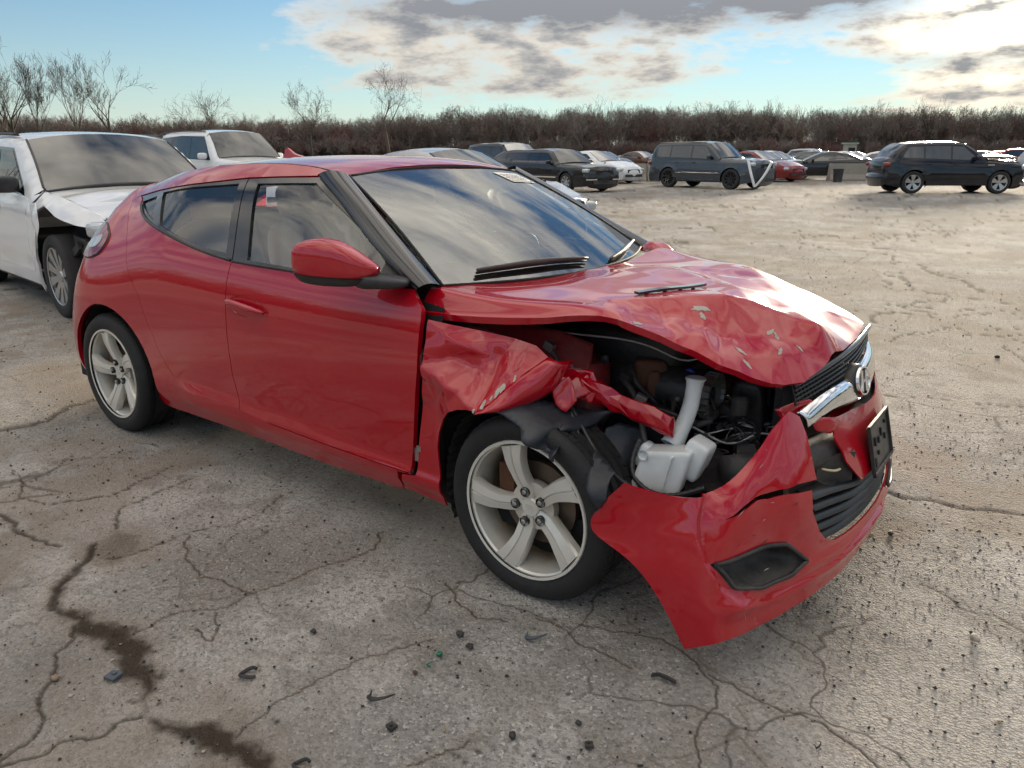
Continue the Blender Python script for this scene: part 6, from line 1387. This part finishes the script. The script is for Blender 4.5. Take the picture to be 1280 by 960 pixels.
    if lamps:
        for sg in (-1, 1):
            V, F = superell((hl-.17, sg*(W_/2-.30), p['zf']-.09), (.26, .40, .15), .5, rotm('Z', sg*-24)); recalc(obj('headlight', V, F, M['lens_clear'], car))
            V, F = superell((-hl+.12, sg*(W_/2-.25), p['zt']-.14), (.26, .30, .16), .5, rotm('Z', sg*22)); recalc(obj('tail_light', V, F, M['lens_red'], car))
        MB().box((hl+.045, 0, p['zf']-.16), (.05, .84, .16), None, .9).build('grille', M['black_gloss'], car)
        MB().box((hl+.07, 0, .36), (.05, 1.1, .12)).build('air_intake', M['black_matt'], car)
    for sg in (-1, 1):
        xm = p['xc']-.42; zm = float(belt_(xm))+.08; ym = float(yh(np.array([xm]), np.array([zm]))[0])
        V, F = superell((xm, sg*(ym+.13), zm+.02), (.12, .22, .15), .55); mo = recalc(obj('door_mirror', V, F, M['black_trim'] if tint == 'glass_dk' else pm_, car)); MB().tube([(xm, sg*(ym-.02), zm-.05), (xm, sg*(ym+.08), zm-.02)], .022, 6).build('mirror_foot', M['black_trim'], mo, True)
        if rails:
            x = np.linspace(p['xr1']-.15, p['xr2']+.15, 12); P = np.stack([x, sg*(yh(x, np.full(12, H-.10))-.06), np.interp(x, [p['xr2'], p['xr1']], [H-.01, H+.0])+.02*np.sin(np.linspace(0, math.pi, 12))], 1); MB().tube(P, .016, 6).build('roof_rail', M['black_trim'] if rails == 'black' else M['alu'], car, True)
    if key: PROTO[key] = (car, col)
    return car
M['ws_far'] = pm('sky_lit_windscreen', (.05, .06, .065), .10, var=.3, scale=3, spec=1.0, ior=2.6, dust=.3, dustc=(.20, .20, .19))
def place(p, body, heading, xfix=0, yfix=0): return p
def cars():
    row = 'cars parked in the lot behind'
    H_ = -8
    def from_wheel(body, wx, wy, heading, right=True, scale=1.0, **o):
        """car origin from the ground point of its right front wheel"""
        b = dict(BODY[body]); b.update(o); a = R(heading); dx = (b['L']/2-b['fo'])*scale; dy = -(b['W']/2-.02)*scale
        return (wx-dx*math.cos(a)+dy*math.sin(a), wy-dx*math.sin(a)-dy*math.cos(a), 0)
    w = make_car('white_suv', 'suv', 'white', from_wheel('suv', -5.95, .27, -7), -7, 'white SUV with crumpled front wing, cut off by the left edge', detail=1, spokes=10, rails='black', tint='glass_dk', crush=.02, H=1.585, zc=1.07, zf=.90, cut=[(1.12, .92), (1.3, .97), (1.62, .90), (2.0, .84), (2.6, .80), (2.6, .1), (1.5, .1), (1.08, .40)])
    WSUV.append(w)
    make_car('tall_suv', 'bigsuv', 'white', (-16.8, 9.3, 0), -6, 'tall white SUV standing behind the white SUV with the crumpled wing', detail=1, H=1.92, zc=1.28, zf=1.12, zg=1.3, rails='black', tint='glass_far')
    make_car('silver_sedan', 'sedan', 'silver', (-7.35, 7.2, 0), -6, 'silver sedan mostly hidden behind the red hatchback, crushed nose showing', detail=1, crush=.035, H=1.45)
    make_car('limousine', 'limo', 'black', from_wheel('limo', -14.78, 21.91, -18), -18, 'long black limousine with chrome strip behind the silver sedan', detail=1, rim='rim', spokes=8, tint='glass_far')
    make_car('estate_car', 'bigsuv', 'black', (-19.8, 25.2, 0), -16, 'black high-roofed estate right behind the limousine', row, H=1.78, tint='glass_far')
    make_car('cream_sedan', 'sedan', 'cream', (-19.2, 28.2, 0), -15, 'cream sedan just beyond the black high-roofed estate', row)
    make_car('striped_sedan', 'sedan', 'white', (-18.9, 31.0, 0), -14, 'white sedan with blue stripe next to the concrete blocks', row)
    make_car('grey_suv', 'bigsuv', 'grey', from_wheel('bigsuv', -10.6, 27.31, -11, H=1.80), -11, 'slate grey SUV with a bent white strip hanging off its nose', detail=1, rim='rim_dark', spokes=10, tint='glass_far', crush=.03, H=1.80, rails='alu')
    make_car('navy_suv', 'suv', 'navy', from_wheel('suv', -1.75, 29.8, 34, scale=1.05), 34, 'dark navy SUV with sprung bonnet at the far right', detail=1, rim='rim', spokes=5, tint='glass_far', crush=.05, scale=1.05, zf=.95)
    # row behind
    for nm, bd, c, px, py, hd, lb in (
        ('red_sedan', 'sedan', 'darkred', -13.2, 37.6, -20, 'dark red sedan with smashed nose behind the slate grey SUV'),
        ('white_coupe', 'sedan', 'white', -16.0, 37.2, -18, 'white sedan half hidden by the slate grey SUV'),
        ('white_sedan', 'sedan', 'white', -14.2, 42.8, -16, 'white sedan with black lower nose beyond the dark red sedan'),
        ('silver_hatch', 'hatch', 'silver', -17.2, 43.6, -15, 'silver hatchback beyond the white sedans'),
        ('black_fastback', 'coupe', 'black', -10.9, 40.6, 200, 'black fastback left of the concrete blocks and bin'),
        ('grey_saloon', 'sedan', 'grey', -13.6, 50.5, -12, 'grey sedan in the back row above the black fastback'),
        ('white_saloon', 'sedan', 'white', -8.9, 47.6, -10, 'white sedan just behind the right-hand concrete blocks'),
        ('pale_sedan', 'sedan', 'beige', -6.2, 53.0, -10, 'pale sedan behind the navy SUV'),
        ('silver_wagon', 'suv', 'silver', -.6, 48.5, -14, 'silver SUV at the right edge in the back row'),
        ('white_van', 'bigsuv', 'white', .8, 56.0, -12, 'white tall SUV farthest right in the back row'),
        ('pale_hatch', 'hatch', 'silver', 1.2, 44.0, -14, 'silver hatchback cut off by the right edge'),
        ('black_sedan', 'sedan', 'black', -30.2, 51.0, -14, 'black sedan behind the left-hand concrete blocks'),
        ('brown_sedan', 'sedan', 'brown', -29.0, 54.8, -14, 'brown sedan beyond the black sedan'),
        ('white_sedan', 'sedan', 'white', -28.3, 58.5, -14, 'white sedan beyond the brown sedan'),
        ('blue_sedan', 'sedan', 'blue', -27.6, 62.4, -14, 'blue sedan in the far row left of the slate grey SUV'),
        ('white_suv', 'suv', 'white', -27.2, 66.5, -14, 'white SUV at the end of the far row'),
        ('silver_sedan', 'sedan', 'silver', -22.5, 56.0, -14, 'silver sedan in the far row behind the slate grey SUV'),
        ('white_hatch', 'hatch', 'white', -19.5, 58.5, -13, 'white hatchback in the far row'),
        ('grey_sedan', 'sedan', 'grey', -17.0, 60.0, -13, 'grey sedan in the far row')):
        make_car(nm, bd, c, (px, py, 0), hd, lb, row)
    rr = random.Random(21); cols = ['white', 'silver', 'grey', 'black', 'beige', 'navy', 'white', 'silver', 'darkred']; bods = ['sedan', 'suv', 'hatch', 'sedan', 'coupe']
    for i in range(16):                                  # two tight far rows, too small to tell one from the next
        k, j = i % 8, i//8; x, y = -25.5+k*3.0+j*1.2, 63.5+k*2.25+j*6.5
        od = ['first', 'second', 'third', 'fourth', 'fifth', 'sixth', 'seventh', 'eighth'][k]; bd, cl = bods[(i*3) % 5], cols[(i*5+j) % 9]
        make_car('far_car', bd, cl, (x, y, 0), -13+rr.uniform(-4, 4), '%s %s, %s from the left in the %s far row' % (cl.replace('darkred', 'dark red'), dict(hatch='hatchback', suv='SUV').get(bd, bd), od, ('nearer', 'farther')[j]), 'cars in the far rows')
WSUV = []
cars()
# ---------------------------------------------------------------- blocks, bin, booth, far wall; extra damage on cars
def yard():
    con = pm('weathered_concrete', (.30, .275, .235), .9, var=.25, scale=4, bump=.5, bscale=30, dust=.4, dustc=(.16, .14, .12))
    prof = [(-.30, 0), (.30, 0), (.30, .10), (.16, .34), (.12, .86), (-.12, .86), (-.16, .34), (-.30, .10)]
    def block(x, y, rz, ln, label):
        mb = MB(); n = len(prof); xs = [-ln/2, -ln/2+.03, ln/2-.03, ln/2]; V = []
        for i, xx in enumerate(xs):
            k = .95 if i in (0, 3) else 1
            V += [(xx, a*k, b*k if b > .5 else b) for a, b in prof]
        mb.add(V, [(i*n+j, i*n+(j+1) % n, (i+1)*n+(j+1) % n, (i+1)*n+j) for i in range(3) for j in range(n)]+[tuple(range(n)), tuple(range(3*n, 4*n))])
        o = mb.build('concrete_block', con, None, loc=(x, y, 0)); o.rotation_euler = (0, 0, R(rz)); tag(o, label, 'barrier', 'concrete blocks edging the lot')
    d = np.array([.797, .604])
    for i, lb in enumerate(('leftmost concrete block beside the white sedan with blue stripe', 'concrete block in the gap left of the slate grey SUV', 'concrete block partly behind the tail of the slate grey SUV')):
        q = np.array([-20.4, 31.3])+d*2.45*i; block(q[0], q[1], 37, 2.4, lb)
    for i, lb in enumerate(('concrete block behind the black bin', 'concrete block between the bin and the tail of the navy SUV', 'concrete block hidden mostly behind the navy SUV')):
        q = np.array([-9.15, 39.85])+d*2.45*i; block(q[0], q[1], 37, 2.4, lb)
    b = empty('waste_bin', (-9.35, 38.0, 0), 0, label='small black waste bin in front of the concrete block', cat='bin')
    mb = MB(); mb.lathe([(.001, 0), (.20, 0), (.24, .58)], 20, 'z'); mb.build('bin_body', M['black_matt'], b, True, 40)
    mb = MB(); mb.lathe([(.24, .58), (.27, .58), (.27, .63), (.22, .63), (.19, .3), (.001, .3)], 20, 'z'); mb.build('bin_rim', M['black_trim'], b, True, 40)
    k = empty('guard_booth', (-20.9, 85.3, 0), R(37), label='small booth with pale green roof beyond the back row', cat='booth')
    gr = pm('pale_green_roof', (.25, .36, .27), .6); mb = MB(); mb.box((0, 0, 1.1), (1.0, 1.0, 2.2)); mb.build('wall', pm('booth_wall', (.32, .30, .26), .7), k); mb = MB(); mb.box((0, 0, 2.28), (1.3, 1.3, .14)); mb.build('roof', gr, k); mb = MB(); mb.box((0, -.51, 1.5), (.7, .02, .7)); mb.build('window', M['glass_far'], k)
    # raised road far behind, its pale rail showing through the trees at right
    f = empty('road_viaduct', (-2, 226, 0), R(4), label='raised road with pale rail far behind the trees at right', cat='bridge')
    fm = pm('far_concrete', (.30, .29, .27), .9)
    for i in range(14):
        mb = MB(); mb.box((-44+i*9, 0, 4.75), (8.98, 3.0, .5)); mb.build('deck', fm, f)
        mb = MB(); mb.box((-44+i*9, -1.5, 5.45), (8.98, .15, .28)); mb.build('rail', fm, f)
        mb = MB(); mb.box((-40+i*9, 0, 2.25), (.7, 1.2, 4.5)); mb.build('pier', fm, f)
    # bent white strip on the grey SUV
    g = [o for o in bpy.data.objects if o.name.startswith('grey_suv')][0]
    for P in ([(2.35, -.95, 1.16), (2.55, -.98, .62), (2.68, -.86, .12)], [(2.68, -.86, .12), (2.82, -.42, .60), (2.86, -.10, 1.02)]):
        C_ = curve_pts(P, 10); mb = MB()
        V = []
        for c in C_: V += [(c[0], c[1]-.05, c[2]), (c[0]+.02, c[1]+.05, c[2]), (c[0]-.02, c[1]+.05, c[2]), (c[0]-.04, c[1]-.05, c[2])]
        mb.add(V, [(i*4+a, i*4+(a+1) % 4, i*4+4+(a+1) % 4, i*4+4+a) for i in range(9) for a in range(4)]+[(0, 1, 2, 3), (36, 37, 38, 39)]); mb.build('hanging_strip', M['c_white'], g)
    V, F = superell((2.28, -.25, .80), (.55, 1.2, .42), .5); recalc(obj('exposed_engine', V, F, M['engine'], g))
    # sprung bonnet and drooping lip on the navy SUV
    n = [o for o in bpy.data.objects if o.name.startswith('navy_suv')][0]
    P = patch(np.array([[(.95, -.80, 1.17), (.95, 0, 1.22), (.95, .80, 1.17)], [(1.5, -.82, 1.20), (1.5, 0, 1.27), (1.5, .82, 1.22)], [(2.0, -.74, 1.16), (2.05, 0, 1.24), (2.0, .74, 1.20)]])); V, F = gridmesh(P, 10, 10); thick(recalc(obj('sprung_bonnet', V, F, M['c_navy'], n)), .03)
    mb = MB(); mb.box((2.30, -.35, .30), (.34, 1.0, .06), rotm('Y', 14)); mb.box((2.36, -.55, .40), (.2, .5, .05), rotm('Y', -10)); mb.build('broken_lip', M['alu'], n)
    mb = MB(); mb.box((1.06, -.955, .93), (.22, .02, .035)); mb.build('side_vent', M['chrome'], n)
    mb = MB(); mb.box((.4, .5, 1.80), (.02, .02, .2)); mb.build('antenna', M['alu'], n)
    # limousine chrome strip and grille
    l = [o for o in bpy.data.objects if o.name.startswith('limousine')][0]
    for sg in (-1, 1):
        mb = MB(); mb.box((-.1, sg*.985, .52), (4.2, .02, .045)); mb.build('chrome_strip', M['chrome'], l)
    mb = MB(); mb.box((3.64, 0, .70), (.06, .62, .24), None, .85); mb.build('chrome_grille', M['chrome'], l)
    mb = MB(); mb.box((3.64, 0, .46), (.06, 1.7, .04)); mb.build('bumper_strip', M['chrome'], l)
    # blue stripe
    pc = [o for o in bpy.data.objects if o.name.startswith('striped_sedan')][0]
    for sg in (-1, 1):
        mb = MB(); mb.box((1.75, sg*.90, .62), (.75, .03, .16), rotm('Z', sg*-3)); mb.build('stripe', M['c_blue'], pc)
    # white SUV: torn wing, open wheel arch, grey note in the screen
    w = WSUV[0]; hl, W2 = 2.34, .95
    sheet('torn_wing', [(1.02, -.93, .98), (1.25, -.94, 1.0), (1.38, -.98, .92), (1.42, -1.0, .80), (1.34, -1.01, .70), (1.22, -.98, .84), (1.05, -.94, .88)], M['c_white'], w, .03, .02, 18, 4)
    mb = MB(); mb.box((1.72, -.50, .60), (1.0, .30, .56)); mb.build('arch_shade_box', M['dark'], w)  # dark box: shade inside the open arch put into its colour
    rr = random.Random(2)
    for i in range(9):
        mb = MB(); c = (rr.uniform(1.55, 2.2), -.80+rr.uniform(-.06, .1), rr.uniform(.40, .80)); mb.box(c, (rr.uniform(.1, .3), .03, rr.uniform(.03, .08)), rotm('Y', rr.uniform(-40, 40))); mb.build('broken_liner', M['black_matt'], w)
    # crumpled silver nose
    s = [o for o in bpy.data.objects if o.name.startswith('silver_sedan')][0]
    for i in range(7):
        V, F = superell((2.30+rr.uniform(-.08, .12), rr.uniform(-.75, .5), rr.uniform(.45, .72)), (.16, .22, .10), .5, rotm('Y', rr.uniform(-40, 40))); recalc(obj('broken_lamp_part', V, F, M[rr.choice(['lens_clear', 'engine', 'alu'])], s))
yard()
# ---------------------------------------------------------------- broken bits and loose stones on the asphalt
def debris():
    rr = random.Random(12)
    blk = M['black_matt']; grn = pm('green_plastic', (.01, .16, .09), .4); brn = pm('brown_leaf', (.10, .035, .02), .8); stn = pm('pale_stone', (.42, .39, .33), .9, bump=.4, bscale=80); tan = pm('tan_stone', (.30, .23, .15), .9, bump=.4, bscale=80); gry = pm('blue_grey_plastic', (.07, .085, .10), .5)
    def chunk(name, x, y, w, mat, label, cat, rz=0, kind='shard'):
        mb = MB(); w = w*.70
        if kind == 'plate':
            pl = [(-.5, -.4), (.45, -.5), (.52, .35), (.1, .5), (-.45, .42)]; mb.prism([(a*w, b*w) for a, b in pl], .002, .010, 'z'); mb.prism([(a*w*.3, b*w*.3+.1*w) for a, b in pl], .010, .014, 'z')
        elif kind == 'hook':
            P = curve_pts([(-.5*w, 0, .006), (-.35*w, -.18*w, .010), (0, -.22*w, .014), (.3*w, -.05*w, .012), (.5*w, .2*w, .006)], 14); mb.tube(P, np.interp(np.linspace(0, 1, 14), [0, .3, 1], [.10*w, .075*w, .02*w]), 6); mb.tube([P[1], P[1]+np.array([.02*w, .34*w, .006])], [.06*w, .02*w], 5)
        elif kind == 'ring':
            t = np.linspace(.4, 5.4, 16); mb.tube(np.stack([.4*w*np.cos(t), .32*w*np.sin(t), .006+.004*np.sin(t*2)], 1), .09*w, 6)
        elif kind == 'strip':
            P = [(-.5*w, .0, .004), (-.2*w, .06*w, .010), (.2*w, .02*w, .008), (.5*w, -.03*w, .004)]; V = []
            for q in P: V += [(q[0], q[1]-.08*w, q[2]), (q[0], q[1]+.08*w, q[2]), (q[0], q[1]+.06*w, q[2]+.008), (q[0], q[1]-.06*w, q[2]+.008)]
            mb.add(V, [(i*4+a, i*4+(a+1) % 4, i*4+4+(a+1) % 4, i*4+4+a) for i in range(3) for a in range(4)]+[(0, 1, 2, 3), (12, 13, 14, 15)])
        else:
            V, F = superell((0, 0, .28*w), (w, w*.75, w*.55), .8, None, 10, 7); V = V+np.array([[rr.uniform(-1, 1)*.07*w for _ in range(3)] for _ in V]); mb.add(V, F)
        o = mb.build(name, mat, None, kind == 'stone', loc=(x, y, .003)); o.rotation_euler = (0, 0, R(rz)); tag(o, label, cat); return o
    chunk('plastic_fragment', -.674, -1.909, .055, gry, 'square blue-grey plastic fragment on the left edge of the wet stain', 'debris', 20, 'plate')
    chunk('stone', -.795, -2.012, .035, tan, 'tan stone lying on the thin crack at lower left', 'stone', 0, 'stone')
    chunk('plastic_fragment', -.38, -1.674, .085, blk, 'curled horseshoe-shaped black plastic piece right of the wet stain', 'debris', 60, 'ring')
    chunk('plastic_fragment', -.008, -1.518, .10, blk, 'hooked black plastic fragment left of the green scraps', 'debris', 35, 'hook')
    chunk('plastic_fragment', -.393, -1.435, .030, blk, 'tiny black chip alone on bare asphalt in the left foreground', 'debris', 0, 'shard')
    chunk('rubber_crumb', -.023, -1.177, .040, blk, 'black rubber crumb behind the green scraps, farther of the pair', 'debris', 0, 'shard')
    chunk('rubber_crumb', .039, -1.205, .035, blk, 'black rubber crumb behind the green scraps, nearer of the pair', 'debris', 0, 'shard')
    chunk('plastic_fragment', .171, -1.046, .095, gry, 'bent dark plastic loop below the front wheel', 'debris', 40, 'hook')
    chunk('plastic_fragment', .566, -.993, .10, blk, 'straight black trim sliver in front of the bumper corner', 'debris', 12, 'strip')
    chunk('plastic_scrap', 0.0, -1.34, .032, grn, 'crumpled green plastic scrap nearer the brown leaf', 'debris', 30, 'ring')
    chunk('plastic_scrap', -.010, -1.285, .030, grn, 'crumpled green plastic scrap nearer the rubber crumbs', 'debris', 80, 'shard')
    chunk('leaf', -.009, -1.387, .022, brn, 'small reddish brown leaf beside the green scraps', 'leaf', 0, 'shard')
    for (a, b, l, m, k, w) in ((465, 911, 'small black square chip below the hooked fragment', blk, 'plate', .035), (645, 923, 'dark stone at the bottom centre of the lot', blk, 'stone', .035), (368, 955, 'torn black plastic flap at the bottom edge', blk, 'ring', .07), (1208, 797, 'pale bone-white stone on the sandy ground at right', stn, 'stone', .045), (1097, 662, 'dark lump of rubber beside the bumper lip', blk, 'stone', .035), (1247, 453, 'flat dark scrap far right on the open lot', M['rubber'], 'shard', .05), (725, 911, 'small black pebble right of the bottom centre stone', blk, 'stone', .026), (738, 942, 'oblong black chip near the bottom edge', blk, 'plate', .03), (998, 938, 'black clip at the lower right foreground', blk, 'hook', .04)):
        x, y = GP[(a, b)]; chunk('stone' if k == 'stone' else 'plastic_fragment', x, y, w, m, l, 'stone' if k == 'stone' else 'debris', rr.uniform(0, 180), k)
    # gravel: uncountable
    rng = np.random.default_rng(3); V = []; F = []; mi = []
    base = np.array([(1, 0, 0), (-1, 0, 0), (0, 1, 0), (0, -1, 0), (0, 0, 1), (0, 0, -1)], float); fc = [(0, 2, 4), (2, 1, 4), (1, 3, 4), (3, 0, 4), (2, 0, 5), (1, 2, 5), (3, 1, 5), (0, 3, 5)]
    for i in range(14000):
        t = rng.random()
        if t < .45: x, y = rng.uniform(-3.4, 1.9), rng.uniform(-2.5, -.3)
        elif t < .75: x, y = rng.normal(1.15, .55), rng.normal(.5, .7)
        elif t < .85: x, y = rng.uniform(-6.5, -3.0), rng.uniform(-1.6, 1.5)
        else: x, y = rng.uniform(-2.5, 3), rng.uniform(0, 9)
        d = math.hypot(x-1.316, y+2.686); s = min(.0014*math.exp(rng.exponential(.45)), .0055)*(1+.09*d)
        V += [tuple(q) for q in base*s*rng.uniform(.6, 1.3, (6, 3))*np.array([1, 1, .7])+np.array([x, y, s*.25+.001])]
        F += [tuple(6*i+k for k in f) for f in fc]; mi += [rng.choice(3, p=[.62, .23, .15])]*8
    o = obj('gravel', V, F, M['rubber'], None, False); tag(o, 'loose gravel and black crumbs scattered over the asphalt', 'gravel', kind='stuff')
    o.data.materials[0] = pm('dark_crumb', (.030, .027, .025), .8); o.data.materials.append(tan); o.data.materials.append(stn); o.data.polygons.foreach_set('material_index', mi)
GP = {(465, 911): (.093, -1.579), (645, 923): (.359, -1.418), (368, 955): (.013, -1.80), (1208, 797): (1.232, -.257), (1097, 662): (.88, .31), (1247, 453): (.895, 3.63), (725, 911): (.468, -1.28), (738, 942): (.53, -1.33), (998, 938): (.983, -.99)}
debris()
